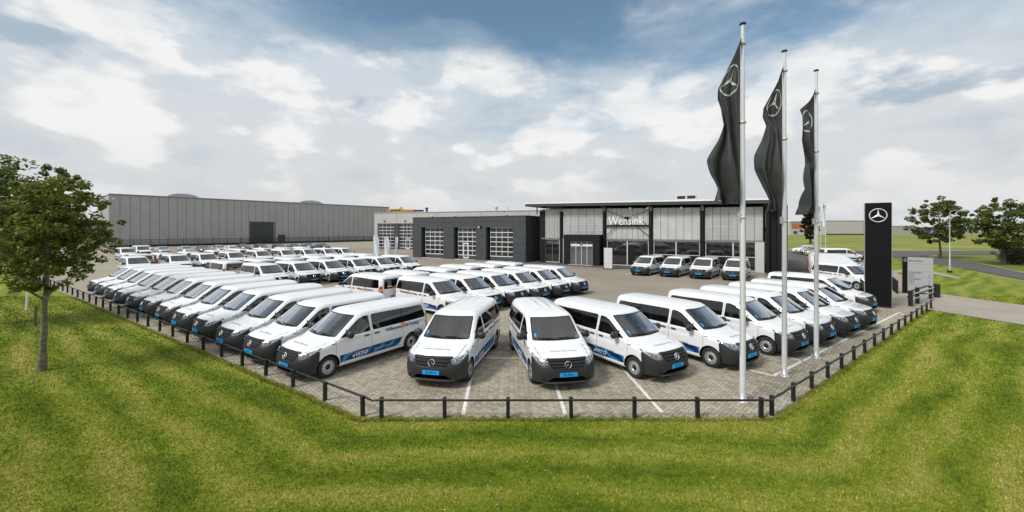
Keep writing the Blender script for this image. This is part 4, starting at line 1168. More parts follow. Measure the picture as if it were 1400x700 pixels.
def inside(poly, a, b):
    c = False; n = len(poly)
    for i in range(n):
        x0, y0 = poly[i]; x1, y1 = poly[(i + 1) % n]
        if (y0 > b) != (y1 > b) and a < (x1 - x0) * (b - y0) / (y1 - y0) + x0: c = not c
    return c
def rounded(poly, r, seg=3):
    """polygon with its corners rounded"""
    out = []; n = len(poly)
    for i in range(n):
        p = Vector(poly[i]); a = Vector(poly[i - 1]) - p; b = Vector(poly[(i + 1) % n]) - p
        k = min(r, a.length * 0.45, b.length * 0.45)
        pa = p + a.normalized() * k; pb = p + b.normalized() * k
        for j in range(seg + 1):
            t = j / seg
            out.append(tuple(pa * (1 - t) ** 2 + p * 2 * t * (1 - t) + pb * t * t))
    return out
def cut(bm, lay, L, view, poly, pid, only=None):
    """mark the skin inside a polygon (seen from a view) as part pid, cutting faces along its outline"""
    if view in ('diag+', 'diag-'):
        sg = 1 if view == 'diag+' else -1; r2 = 0.70710678
        co = lambda v: ((L / 2 - v.x + sg * v.y) * r2, v.z); mk = lambda a, b: Vector((L / 2 - a * r2, sg * a * r2, b)); ax = Vector((r2, sg * r2, 0))
    elif view == 'side': co = lambda v: (L / 2 - v.x, v.z); mk = lambda a, b: Vector((L / 2 - a, 0, b)); ax = Vector((0, 1, 0))
    elif view == 'end': co = lambda v: (v.y, v.z); mk = lambda a, b: Vector((0, a, b)); ax = Vector((1, 0, 0))
    else: co = lambda v: (L / 2 - v.x, v.y); mk = lambda a, b: Vector((L / 2 - a, b, 0)); ax = Vector((0, 0, 1))
    A0 = min(p[0] for p in poly); A1 = max(p[0] for p in poly); B0 = min(p[1] for p in poly); B1 = max(p[1] for p in poly)
    def cands():
        r = []
        for f in bm.faces:
            if only and not only(f): continue
            cs = [co(v.co) for v in f.verts]
            if max(c[0] for c in cs) < A0 or min(c[0] for c in cs) > A1 or max(c[1] for c in cs) < B0 or min(c[1] for c in cs) > B1: continue
            r.append(f)
        return r
    n = len(poly)
    for i in range(n):
        p = mk(*poly[i]); q = mk(*poly[(i + 1) % n]); e = q - p
        if e.length < 1e-6: continue
        fs = cands()
        g = set(fs)
        for f in fs: g.update(f.edges); g.update(f.verts)
        bmesh.ops.bisect_plane(bm, geom=list(g), dist=1e-5, plane_co=p, plane_no=e.cross(ax).normalized())
    for f in cands():
        a, b = co(f.calc_center_median())
        if inside(poly, a, b): f[lay] = pid
def split_parts(bm, lay, pid, off=0.0, rim=0.0):
    """faces with id pid as a mesh of their own, pushed off along the normals; rim = edge turned inwards"""
    b = bm.copy()
    ly = b.faces.layers.int['part']
    bmesh.ops.delete(b, geom=[f for f in b.faces if f[ly] != pid], context='FACES')
    if off:
        for v in b.verts: v.normal_update()
        mv = [(v, v.normal.copy()) for v in b.verts]
        for v, n in mv: v.co += n * off
    if rim:
        ed = [e for e in b.edges if len(e.link_faces) == 1]
        nor = {v: v.normal.copy() for e in ed for v in e.verts}
        r = bmesh.ops.extrude_edge_only(b, edges=ed)
        old = list(nor.items())
        nv = [g for g in r['geom'] if isinstance(g, bmesh.types.BMVert)]
        for v in nv:
            best = min(old, key=lambda it: (it[0].co - v.co).length_squared)
            v.co -= best[1] * rim
    me = bpy.data.meshes.new('part'); b.to_mesh(me); b.free()
    return me

def wheel_meshes(R, wd, cover=True):
    t = MB()
    h = wd / 2
    t.lathe([(R * 0.60, -h * 0.9), (R * 0.72, -h), (R * 0.93, -h * 0.98), (R, -h * 0.72), (R, h * 0.72), (R * 0.93, h * 0.98), (R * 0.72, h), (R * 0.60, h * 0.9)], 30, 'Y')
    r = MB()
    r.lathe([(R * 0.665, h * 0.86), (R * 0.63, h * 0.99), (R * 0.585, h * 0.70), (R * 0.52, h * 0.78), (R * 0.40, h * 0.96), (R * 0.30, h * 1.0), (R * 0.265, h * 0.72), (R * 0.22, h * 0.70), (R * 0.20, h * 0.88), (0.001, h * 0.90)], 30, 'Y')
    hb = MB()
    hb.lathe([(R * 0.255, h * 0.74), (R * 0.20, h * 0.93), (R * 0.12, h * 1.0), (0.001, h * 1.0)], 16, 'Y')
    for k in range(12):                                            # vent slots of the wheel disc
        a = 2 * PI * (k + 0.5) / 12
        M = Matrix.Rotation(-a, 3, 'Y')
        hb.box(M @ Vector((R * 0.475, h * 0.855, 0)), (R * 0.10, h * 0.06, R * 0.085), M=M)
    return t, r, hb

def make_van(L=5.14, WB=3.2):
    FA, WR = 0.895, 0.335
    bm = skin(van_field(L), L, 0.97, 1.92, 0.80, 0.95, 96, 26, 30)
    lay = bm.faces.layers.int.new('part')
    rear_s = L - 5.14
    side_l = lambda f: f.normal.y > 0.15 and f.calc_center_median().y > 0.4
    side_r = lambda f: f.normal.y < -0.15 and f.calc_center_median().y < -0.4
    nose = lambda f: f.calc_center_median().x > L / 2 - 0.98 and f.normal.x > 0.02
    ws_f = lambda f: f.normal.x > 0.15 and f.calc_center_median().z > 1.12 and f.calc_center_median().x > L / 2 - 2.3
    tailf = lambda f: f.normal.x < -0.3
    up = lambda f: f.normal.z > 0.5
    G, B, HL, GR, WSF, WS, DT, DG, SW, SWT, RW, RWT, TL, RB, ARCH, ST, AMB, INT, TL2 = range(1, 20)
    E1 = L - 0.30
    bs = 2.55
    dw = rounded([(1.30, 1.15), (1.67, 1.39), (2.03, 1.62), (2.24, 1.69), (2.44, 1.695), (2.46, 1.16)], 0.05)
    dwi = rounded([(1.39, 1.18), (1.69, 1.375), (2.05, 1.597), (2.25, 1.662), (2.42, 1.668), (2.435, 1.185)], 0.04)
    sw = rounded([(bs, 1.17), (bs, 1.705), (E1 - 0.10, 1.665), (E1 + 0.02, 1.23), (E1 - 0.06, 1.18)], 0.07)
    mid = bs + 0.53 * (E1 - bs)
    swa = rounded([(bs + 0.03, 1.20), (bs + 0.03, 1.675), (mid - 0.02, 1.665), (mid - 0.02, 1.20)], 0.04)
    swb = rounded([(mid + 0.02, 1.20), (mid + 0.02, 1.663), (E1 - 0.12, 1.635), (E1 - 0.02, 1.24), (E1 - 0.07, 1.21)], 0.05)
    nch = 16
    def circ(c, r): return [(c + r * math.cos(2 * PI * k / nch), WR + r * math.sin(2 * PI * k / nch)) for k in range(nch)]
    g = 0.011
    for sd, flt in ((1, side_l), (-1, side_r)):
        cut(bm, lay, L, 'side', [(1.155, 0.40), (1.155, 1.13), (1.155 + g, 1.13), (1.155 + g, 0.40)], G, flt)
        cut(bm, lay, L, 'side', [(2.50, 0.36), (2.50, 1.78), (2.50 + g, 1.78), (2.50 + g, 0.36)], G, flt)
        cut(bm, lay, L, 'side', [(mid, 0.36), (mid, 1.18), (mid + g, 1.18), (mid + g, 0.36)], G, flt)
        cut(bm, lay, L, 'side', [(1.155, 0.355), (1.155, 0.366), (mid, 0.366), (mid, 0.355)], G, flt)
        cut(bm, lay, L, 'side', [(mid, 1.075), (mid, 1.092), (L - 0.42, 1.092), (L - 0.42, 1.075)], G, flt)
        cut(bm, lay, L, 'side', dw, DT, flt); cut(bm, lay, L, 'side', dwi, DG, flt)
        cut(bm, lay, L, 'side', sw, SWT, flt)
        cut(bm, lay, L, 'side', swa, SW, flt); cut(bm, lay, L, 'side', swb, RW + 100, flt)
        cut(bm, lay, L, 'side', [(1.30, 0.375), (1.28, 0.60), (3.62 + rear_s, 0.645), (3.50 + rear_s, 0.44), (3.42 + rear_s, 0.375)], ST, flt)
    # bonnet shut lines
    cut(bm, lay, L, 'top', [(0.32, 0.735), (0.32, 0.748), (1.02, 0.792), (1.02, 0.779)], G, up)
    cut(bm, lay, L, 'top', [(0.32, -0.735), (0.32, -0.748), (1.02, -0.792), (1.02, -0.779)], G, up)
    # windscreen
    cut(bm, lay, L, 'end', rounded([(-0.79, 1.185), (-0.695, 1.755), (0.695, 1.755), (0.79, 1.185)], 0.05), WSF, ws_f)
    cut(bm, lay, L, 'end', rounded([(-0.752, 1.215), (-0.668, 1.732), (0.668, 1.732), (0.752, 1.215)], 0.04), WS, ws_f)
    # bumper, grille, lamps
    bump = lambda f: f.calc_center_median().x > L / 2 - 0.68
    cut(bm, lay, L, 'side', [(-0.3, 0.0), (-0.3, 0.74), (0.30, 0.79), (0.52, 0.90), (0.60, 0.90), (0.585, 0.70), (0.575, 0.0)], B, bump)
    gr = [(-0.50, 0.905), (0.50, 0.905), (0.565, 0.885), (0.535, 0.80), (0.46, 0.68), (0.36, 0.635), (-0.36, 0.635), (-0.46, 0.68), (-0.535, 0.80), (-0.565, 0.885)]
    cut(bm, lay, L, 'end', [(-0.60, 0.925), (0.60, 0.925), (0.62, 0.62), (-0.62, 0.62)], B, nose)
    cut(bm, lay, L, 'end', gr, GR, nose)
    for sd in (1, -1):
        vw = 'diag+' if sd > 0 else 'diag-'
        lf = lambda f: f.calc_center_median().x > L / 2 - 0.80 and f.calc_center_median().y * sd > 0.3 and f.normal.z < 0.85
        hl = [(0.495, 0.765), (0.50, 0.862), (0.72, 0.900), (0.95, 0.962), (1.10, 1.008), (1.14, 1.012), (1.11, 0.955), (0.96, 0.860), (0.80, 0.778), (0.66, 0.730), (0.54, 0.728)]
        bw = [(0.48, 0.735), (0.485, 0.880), (0.72, 0.914), (0.95, 0.976), (1.10, 1.022), (1.165, 1.028), (1.13, 0.940), (0.97, 0.842), (0.80, 0.758), (0.66, 0.708), (0.52, 0.704)]
        cut(bm, lay, L, vw, bw, TL2, lf)
        cut(bm, lay, L, vw, hl, HL, lf)
        cut(bm, lay, L, 'end', [(0.36 * sd, 0.26), (0.36 * sd, 0.33), (0.50 * sd, 0.33), (0.50 * sd, 0.26)][::sd], B, nose)
    cut(bm, lay, L, 'end', rounded([(-0.64, 0.285), (-0.44, 0.425), (0.44, 0.425), (0.64, 0.285)], 0.05), INT, nose)
    # tail
    cut(bm, lay, L, 'end', [(-0.66, 1.14), (-0.585, 1.69), (0.585, 1.69), (0.66, 1.14)], RWT, tailf)
    cut(bm, lay, L, 'end', rounded([(-0.62, 1.17), (-0.555, 1.655), (0.555, 1.655), (0.62, 1.17)], 0.05), RW, tailf)
    cut(bm, lay, L, 'side', [(L - 0.62, 0.0), (L - 0.62, 0.56), (L + 0.2, 0.58), (L + 0.2, 0.0)], RB, lambda f: True)
    tl = lambda f: f.calc_center_median().x < -L / 2 + 0.26 and abs(f.calc_center_median().y) > 0.5
    for sd in (1, -1):
        cut(bm, lay, L, 'end', [(0.735 * sd, 0.82), (0.735 * sd, 1.30), (0.98 * sd, 1.30), (0.98 * sd, 0.82)][::sd], TL, tl)
        cut(bm, lay, L, 'end', [(0.735 * sd, 1.02), (0.735 * sd, 1.14), (0.98 * sd, 1.14), (0.98 * sd, 1.02)][::sd], AMB, tl)
        cut(bm, lay, L, 'end', [(0.012 * sd, 0.62), (0.012 * sd, 1.14), (0.72 * sd, 1.14), (0.72 * sd, 1.128), (0.024 * sd, 1.128), (0.024 * sd, 0.62)][::sd], G, tailf)
    for c in (FA, FA + WB):
        for flt in (lambda f: f.calc_center_median().y > 0.55, lambda f: f.calc_center_median().y < -0.55):
            cut(bm, lay, L, 'side', circ(c, 0.405), ARCH, flt)
    bm.normal_update()
    van = empty('taxi_van')
    def part(pid, name, m, off=0.0, rim=0.0, parent=van, sel=None):
        me = split_parts(bm, lay, pid, off, rim)
        if sel is not None:
            b = bmesh.new(); b.from_mesh(me)
            bmesh.ops.delete(b, geom=[f for f in b.faces if not sel(f.calc_center_median())], context='FACES')
            b.to_mesh(me); b.free()
        me.materials.append(m); me.name = name
        return link(name, me, parent)
    body = part(0, 'body', M_PAINT, 0, 0.02)
    part(G, 'panel_gap', M_GAP, -0.012, 0, body)
    bp = part(B, 'bumper', M_BLACKPL, 0.006, 0.02)
    part(INT, 'air_intake', M_VOID, -0.05, -0.05, bp)
    lip = MB()
    ys = np.linspace(-0.70, 0.70, 13)
    g_ = part(GR, 'grille', M_DARK, -0.03, -0.04)

    # grille bars follow the nose
    bars = MB()
    fld = van_field(L)
    def nose_s(y, z):
        lo, hi = -0.1, 0.9
        for _ in range(30):
            m_ = (lo + hi) / 2
            if fld(np.array([m_]), np.array([y]), np.array([z]))[0] < 0: hi = m_
            else: lo = m_
        return hi
    vs = []; fs = []
    for i, y in enumerate(ys):
        x = L / 2 - nose_s(float(y), 0.27)
        vs += [(x + 0.03, y, 0.245), (x + 0.03, y, 0.268), (x - 0.04, y, 0.285), (x - 0.04, y, 0.235)]
        if i:
            b0 = (i - 1) * 4
            for j in range(4): fs.append((b0 + j, b0 + (j + 1) % 4, b0 + 4 + (j + 1) % 4, b0 + 4 + j))
    lip.add(vs, fs); lip.build('chin_lip', M_LIP, bp, fix=True)
    for z, hwid, th in ((0.885, 0.535, 0.026), (0.808, 0.51, 0.036), (0.730, 0.465, 0.036), (0.660, 0.39, 0.03)):
        ys = np.linspace(-hwid, hwid, 11)
        vs = []; fs = []
        for i, y in enumerate(ys):
            s = nose_s(float(y), z)
            x = L / 2 - s
            vs += [(x + 0.012, y, z - th * 0.35), (x + 0.004, y, z + th * 0.35), (x - 0.05, y, z + th * 0.8), (x - 0.05, y, z - th * 0.6)]
            if i:
                b0 = (i - 1) * 4
                for j in range(4): fs.append((b0 + j, b0 + (j + 1) % 4, b0 + 4 + (j + 1) % 4, b0 + 4 + j))
        bars.add(vs, fs)
    bars.build('grille_bar', M_BLACKPL, g_, fix=True)
    st = star_mb(0.108, 0.013, 0.020)
    s0 = nose_s(0, 0.77)
    Ms = frame((L / 2 - s0 + 0.03, 0, 0.77), (0, 1, 0), (-0.27, 0, 1))
    st.v = [tuple(Ms @ Vector(v)) for v in st.v]
    st.build('star_emblem', M_CHROME, g_, fix=True)
    for sd in (1, -1):
        h = part(HL, 'headlight', M_LAMPDARK, -0.004, 0.0, van, lambda c: c.y * sd > 0)
        part(TL2, 'lamp_surround', M_LAMPBROW, -0.001, 0.0, h, lambda c: c.y * sd > 0)
        r = MB(); dk = MB()
        def on(a, z, e=0.006):                                     # point of the skin at corner distance a
            lo, hi = 0.0, 1.2
            for _ in range(24):
                q = (lo + hi) / 2                                  # walk in along the diagonal
                s_ = (a - 1.3 + q * 2) / 2 * 1.41421 if False else 0
                ss = a * 0.70710678 - 0.70710678 * (0.8 - q); yy = a * 0.70710678 + 0.70710678 * (0.8 - q)
                if fld(np.array([ss]), np.array([yy]), np.array([z]))[0] < 0: hi = q
                else: lo = q
            ss = a * 0.70710678 - 0.70710678 * (0.8 - hi); yy = a * 0.70710678 + 0.70710678 * (0.8 - hi)
            return Vector((L / 2 - ss + e * 0.7, (yy + e * 0.7) * sd, z))
        for a_, z_, ra in ((0.60, 0.803, 0.042), (0.745, 0.838, 0.036)):
            c = on(a_, z_); nx = Vector((0.85, 0.5 * sd, 0.1)).normalized(); e1 = nx.cross(Vector((0, 0, 1))).normalized(); e2 = e1.cross(nx)
            ring = lambda q, o: [c + nx * o + (e1 * math.cos(2 * PI * k / 12) + e2 * math.sin(2 * PI * k / 12)) * q for k in range(12)]
            vs = ring(ra, 0.0) + ring(ra * 0.8, 0.012) + ring(ra * 0.3, 0.016)
            r.add(vs, [(12 * i_ + k, 12 * i_ + (k + 1) % 12, 12 * i_ + 12 + (k + 1) % 12, 12 * i_ + 12 + k) for i_ in range(2) for k in range(12)] + [tuple(range(24, 36))])
            vs = ring(ra * 1.25, -0.003) + ring(ra, 0.001)
            dk.add(vs, [(k, (k + 1) % 12, 12 + (k + 1) % 12, 12 + k) for k in range(12)])
        aa = np.linspace(0.53, 1.07, 9)
        for a0_, a1_ in zip(aa[:-1], aa[1:]):
            z0_ = 0.856 + (a0_ - 0.5) * 0.225; z1_ = 0.856 + (a1_ - 0.5) * 0.225
            r.add([on(a0_, z0_ - 0.022), on(a1_, z1_ - 0.022), on(a1_, z1_), on(a0_, z0_)], [(0, 1, 2, 3)])
        for a0_, a1_ in ((0.84, 0.90), (0.92, 0.98), (1.00, 1.05)):
            zb = 0.80 + (a0_ - 0.80) * 0.48
            r.add([on(a0_, zb + 0.012), on(a1_, zb + 0.04), on(a1_, zb + 0.075), on(a0_, zb + 0.055)], [(0, 1, 2, 3)])
        r.build('lamp_reflector', M_LAMP, h, fix=True); dk.build('lamp_ring', M_LAMPBROW, h, fix=True)
        fl = MB(); s = nose_s(0.66, 0.36)
        fl.lathe([(0.062, 0.02), (0.05, 0.0), (0.001, -0.004)], 14, 'X', (L / 2 - s - 0.008, 0.66 * sd, 0.36))
        fl.build('fog_lamp', M_DARK, bp)
    # glass
    w_ = part(WSF, 'windscreen', M_TRIM, -0.003, 0.0)
    part(WS, 'windscreen_glass', M_WSGLASS, -0.004, 0.0, w_)
    for sd in (1, -1):
        sel = lambda c: c.y * sd > 0
        d = part(DT, 'door_window', M_TRIM, -0.004, 0, van, sel); part(DG, 'pane', M_GLASS, -0.007, 0, d, sel)
        b_ = MB(); b_.box((L / 2 - 1.56, 0.885 * sd, 1.27), (0.03, 0.012, 0.22)); b_.build('quarter_bar', M_TRIM, d)
        e = part(SWT, 'side_window', M_TRIM, -0.002, 0, van, sel)
        part(SW, 'pane', M_GLASSD, -0.003, 0, e, sel); part(RW + 100, 'pane', M_GLASSD, -0.003, 0, e, sel)
        s_ = part(ST, 'blue_stripe', M_STRIPE, 0.002, 0.0, van, sel)
        part(TL, 'tail_light', M_RED, 0.004, 0.02, van, sel).name = 'tail_light'
    for sd in (1, -1): part(AMB, 'indicator_lamp', M_AMBER, 0.004, 0.0, van, lambda c: c.y * sd > 0)
    t = part(RWT, 'tailgate_window', M_TRIM, -0.002); part(RW, 'pane', M_GLASSD, -0.004, 0, t)
    rb = part(RB, 'rear_bumper', M_BLACKPL, 0.004, 0.02)
    dec = MB()
    xr = lambda z: -L / 2 + 0.012 + 0.14 * max(z - 0.95, 0) ** 1.2
    for (y0, z0, wdt, hgt, mi) in ((-0.35, 1.25, 0.50, 0.15, 0), (-0.20, 1.21, 0.66, 0.05, 1), (0.28, 1.27, 0.30, 0.10, 1)):
        for k in range(6):
            ya = y0 - wdt / 2 + wdt * k / 6; yb = ya + wdt / 6
            q = 1 - abs(k - 2.5) / 5
            f_ = lambda y: 0.05 * (abs(y) / 0.95) ** 2
            dec.add([(xr(z0) - 0.014 + f_(ya), ya, z0 - hgt / 2), (xr(z0) - 0.014 + f_(yb), yb, z0 - hgt / 2), (xr(z0 + hgt / 2) - 0.016 + f_(yb), yb, z0 + hgt / 2 * q), (xr(z0 + hgt / 2) - 0.016 + f_(ya), ya, z0 + hgt / 2 * q)], [(3, 2, 1, 0)], mi)
    dec.build('rear_sticker', [M_ORANGE, M_OCHRE], t)
    # wheels
    tm, rm, hm = wheel_meshes(WR, 0.225)
    protos = [(n, m_, mb.build(n, m_)) for n, m_, mb in (('tyre', M_RUBBER, tm), ('rim', M_STEEL, rm), ('hub_cap', M_DARK, hm))]
    for c in (FA, FA + WB):
        for sd in (1, -1):
            wh = empty('wheel', (L / 2 - c, 0.825 * sd, WR), 0 if sd > 0 else PI, van)
            for n, m_, o in protos: link(n, o.data, wh)
    for n, m_, o in protos: bpy.data.objects.remove(o)
    # mirrors, handles, wipers
    for sd in (1, -1):
        mi = MB()
        vs = []
        for (k, sc) in ((0.0, 0.7), (0.05, 1.0), (0.11, 0.97), (0.15, 0.6)):
            for (yy, zz) in ((-0.12, -0.085), (0.08, -0.105), (0.145, -0.04), (0.14, 0.085), (0.06, 0.125), (-0.08, 0.11), (-0.14, 0.02)):
                vs.append((L / 2 - 1.66 + k * 1.2, (1.085 + yy * sc) * sd, 1.225 + zz * sc))
        fs = [(r * 7 + i, r * 7 + (i + 1) % 7, r * 7 + 7 + (i + 1) % 7, r * 7 + 7 + i) for r in range(3) for i in range(7)] + [tuple(range(7)), tuple(range(21, 28))]
        mi.add(vs, fs, 0, True)
        mi.tube([(L / 2 - 1.56, 0.86 * sd, 1.19), (L / 2 - 1.55, 1.0 * sd, 1.17)], 0.035, 6)
        mi.build('wing_mirror', M_BLACKPL, van, fix=True)
        for sx, zz in ((2.30, 1.045), (2.72, 1.045)):
            hd = MB(); hd.cbox((L / 2 - sx, 0.962 * sd, zz), (0.20, 0.045, 0.045), 0.012); hd.build('door_handle', M_BLACKPL, van)
        wp = MB()
        y0 = 0.62 * sd if sd > 0 else 0.05
        p = lambda y, z: (L / 2 - (1.02 + 0.21 * (y / 0.95) ** 2 + (z - 1.14) * 0.82 / 0.575) + 0.035, y, z + 0.012)
        wp.tube([p(y0, 1.20), p(y0 - 0.30, 1.245), p(y0 - 0.56, 1.235)], 0.013, 5); wp.tube([p(y0 - 0.02, 1.215), p(y0 - 0.66, 1.25)], 0.013, 5)
        wp.build('wiper', M_DARK, van)
    # number plate
    pl = MB(); s0 = nose_s(0, 0.50)
    pl.box((L / 2 - s0 + 0.018, 0, 0.50), (0.022, 0.52, 0.112))
    pl.build('number_plate', M_PLATE, van)
    pr = MB(); pr.box((-L / 2 - 0.012, 0, 0.68), (0.022, 0.52, 0.112)); pr.build('number_plate', M_PLATE, van)
    # underbody, floor, arch liners
    ub = MB(); X = lambda s: L / 2 - s
    ub.span((X(0.25), -0.60, 0.22), (X(L - 0.15), 0.60, 0.60)); ub.span((X(FA + 0.46), -0.88, 0.27), (X(FA + WB - 0.46), 0.88, 0.60))
    fl_ = MB(); fl_.span((X(0.5), -0.86, 0.745), (X(L - 0.2), 0.86, 0.77)); fl_.build('cabin_floor', M_FLOOR, van)
    for c in (FA, FA + WB):
        for sd in (1, -1):
            vs = []
            for k in range(13):
                a = PI * k / 12
                for yy in (0.60, 0.925): vs.append((X(c) + 0.415 * math.cos(a), yy * sd, WR + 0.415 * math.sin(a)))
            ub.add(vs, [(2 * k, 2 * k + 1, 2 * k + 3, 2 * k + 2) for k in range(12)])
    ub.build('underbody', M_DARK, van)
    ds = MB()
    prof = [(1.14, 0.8), (1.14, 1.05), (1.34, 1.12), (1.48, 1.08), (1.52, 0.95), (1.44, 0.8)]
    vs = [(X(s), y, z) for y in (-0.74, 0.74) for s, z in prof]
    ds.add(vs, [tuple(range(6)), tuple(range(11, 5, -1))] + [(i, (i + 1) % 6, 6 + (i + 1) % 6, 6 + i) for i in range(6)])
    ds.lathe([(0.19, 0.012), (0.205, 0.0), (0.19, -0.012)], 16, 'X', (X(1.62), 0.40, 1.10))
    ds.build('dashboard', M_DASH, van, fix=True)
    pp = MB(); pp.box((X(1.30), -0.30, 1.125), (0.16, 0.24, 0.012), 0.3); pp.build('paper_note', M_PAPER, van)
    rm = MB(); rm.cbox((X(1.98), 0.0, 1.60), (0.05, 0.24, 0.09), 0.01); rm.tube([(X(2.0), 0, 1.64), (X(2.02), 0, 1.74)], 0.015, 5); rm.build('rear_mirror', M_DARK, van)
    sk = MB(); q = lambda y, z: (L / 2 - (1.02 + 0.21 * (y / 0.95) ** 2 + (z - 1.14) * 0.82 / 0.575) + 0.012, y, z + 0.006)
    sk.add([q(-0.70, 1.27), q(-0.64, 1.27), q(-0.63, 1.35), q(-0.685, 1.35)], [(0, 1, 2, 3)]); sk.build('windscreen_sticker', M_STICK, van)
    for s, ys in ((2.25, (-0.45, 0.42)), (3.15, (-0.55, 0.0, 0.55)), (3.85, (-0.55, 0.0, 0.55)), (L - 0.82, (-0.55, 0.0, 0.55))):
        se = MB()
        for y in ys:
            wdt = 0.46 if s < 2.5 else 0.44
            M = Matrix.Rotation(math.radians(-12), 3, 'Y')
            se.box((X(s), y, 0.97), (0.50, wdt, 0.16)); se.box((X(s + 0.26), y, 1.22), (0.10, wdt, 0.52), M=M); se.box((X(s + 0.34), y, 1.56), (0.08, 0.24, 0.15), M=M)
        se.build('seat_row', M_SEAT, van)
    # lettering
    def yw(z): return 0.962 - 0.245 * max(z - 1.10, 0)
    for sd in (1, -1):
        ax = (-sd, 0, 0)                                            # reads left to right seen from that side
        zz = 0.995
        base = lambda s, z, e: (X(s), (yw(z) + e) * sd, z)
        c0 = 3.90 if sd > 0 else 3.78
        le = text_obj('company_lettering', 'Willemsen', 0.175, M_LETTER, van, frame(base(c0 - sd * 0.12, zz, 0.006), ax, (0, 0, 1)), align='RIGHT', font_scale=0.92, off=0.003)
        text_obj('lettering', 'de Koning', 0.175, M_LETTER, le, frame(base(c0 + sd * 0.10, zz, 0.006), ax, (0, 0, 1)), align='LEFT', font_scale=0.92, off=0.003)
        bk = MB()
        sx = lambda a: X(c0) - sd * a
        yb = (yw(1.05) + 0.005) * sd
        bk.add([(sx(-0.10), yb, zz - 0.03), (sx(-0.01), yb, zz + 0.0), (sx(-0.01), yb, zz + 0.19), (sx(-0.10), yb, zz + 0.17),
                (sx(0.02), yb, zz + 0.0), (sx(0.08), yb, zz - 0.03), (sx(0.08), yb, zz + 0.15), (sx(0.02), yb, zz + 0.19)], [(0, 1, 2, 3), (4, 5, 6, 7)])
        bk.build('book_emblem', M_ORANGE, le)
        sc = MB()
        for k in range(7):                                          # faint ochre handwriting under the name
            a = -0.48 + 0.155 * k
            pts = [(sx(a + 0.03 * j), (0.958 + 0.002) * sd, zz - 0.105 + 0.028 * math.sin(j * 2.1 + k)) for j in range(5)]
            for j in range(4):
                p, q = pts[j], pts[j + 1]
                sc.add([p, q, (q[0], q[1], q[2] + 0.022), (p[0], p[1], p[2] + 0.022)], [(0, 1, 2, 3)])
        sc.build('script_lettering', M_OCHRE, le)
        s_ = [c for c in van.children if c.name.startswith('blue_stripe') and (c.data.vertices[0].co.y * sd) > 0][0]
        stq = (0, -0.10 * sd, 1)
        e0, e1 = (2.02, 2.95) if sd > 0 else (2.35, 3.05)
        text_obj('lettering', 'eVITO', 0.175, M_LETTERW, s_, frame((X(e0), 0.966 * sd, 0.435), ax, (0.0, 0.03 * sd, 1)), font_scale=1.25, shear=0.25, off=0.003)
        text_obj('lettering', '100% electrisch rijden', 0.10, M_LETTERB, s_, frame((X(3.0 if sd > 0 else 3.15), 0.967 * sd, 0.47), ax, (0.0, 0.03 * sd, 1)), shear=0.2, font_scale=1.0, off=0.002)
        bd = MB(); bd.box((X(1.06), 0.957 * sd, 1.02), (0.14, 0.012, 0.022)); bd.build('side_badge', M_BLACKPL, van)
    # small name on the bonnet
    hs = 0.50; hz = 0.925 + 0.285 * (hs - 0.14) - 0.075 * (hs - 0.14) ** 2 + 0.008
    Mh = frame((X(hs), 0, hz), (0, 1, 0), (-1, 0, 0.235))
    hl_ = text_obj('bonnet_lettering', 'Willemsen', 0.085, M_LETTER, van, Mh @ Matrix.Translation((-0.05, 0, 0)), align='RIGHT')
    text_obj('lettering', 'de Koning', 0.085, M_LETTER, hl_, Mh @ Matrix.Translation((0.055, 0, 0)), align='LEFT')
    bk = MB(); bk.add([Mh @ Vector(v) for v in ((-0.035, -0.02, 0.002), (0.035, -0.02, 0.002), (0.035, 0.085, 0.002), (-0.035, 0.085, 0.002))], [(0, 1, 2, 3)]); bk.build('book_emblem', M_OCHRE, hl_)
    bm.free()
    van['nose'] = L / 2
    van['plate_x'] = L / 2 - s0 + 0.031
    return van
# ------------------------------------------------------------------ trees
def leaf_mat(name, dark, light):
    m = bpy.data.materials.new(name); m.use_nodes = True
    T = NT(m.node_tree); b = m.node_tree.nodes['Principled BSDF']
    r = T.new('ShaderNodeNewGeometry').outputs['Random Per Island']
    p = T.new('ShaderNodeNewGeometry').outputs['Position']
    f = T.math('ADD', T.math('MULTIPLY', r, 0.6), T.math('MULTIPLY', T.noise(p, 1.1, 3, 0.6), 0.4))
    mid = tuple((a + c) / 2 for a, c in zip(dark, light))
    T.put(b.inputs['Base Color'], T.ramp(f, [(0.15, dark), (0.5, mid), (0.85, light)]))
    b.inputs['Roughness'].default_value = 0.45; b.inputs['Specular IOR Level'].default_value = 0.35
    tl = T.new('ShaderNodeBsdfTranslucent'); tl.inputs[0].default_value = (*[c * 1.2 for c in light], 1)
    mx = T.new('ShaderNodeMixShader'); mx.inputs[0].default_value = 0.30
    o = m.node_tree.nodes['Material Output']
    T.l.new(b.outputs[0], mx.inputs[1]); T.l.new(tl.outputs[0], mx.inputs[2]); T.l.new(mx.outputs[0], o.inputs[0])
    return m
M_LEAF = leaf_mat('maple_leaves', (0.036, 0.056, 0.008), (0.20, 0.24, 0.036))
M_LEAF2 = leaf_mat('dark_leaves', (0.032, 0.052, 0.010), (0.150, 0.185, 0.034))
M_LEAF3 = leaf_mat('conifer_leaves', (0.012, 0.018, 0.012), (0.032, 0.042, 0.024))
M_BUSH = leaf_mat('bush_leaves', (0.05, 0.065, 0.025), (0.13, 0.15, 0.07))
M_BARK = mat('bark', (0.15, 0.14, 0.10), 0.9, var=0.55, vscale=9, bump=0.9, bscale=18)
M_BARKD = mat('bark_dark', (0.05, 0.045, 0.035), 0.9, var=0.4, vscale=8)

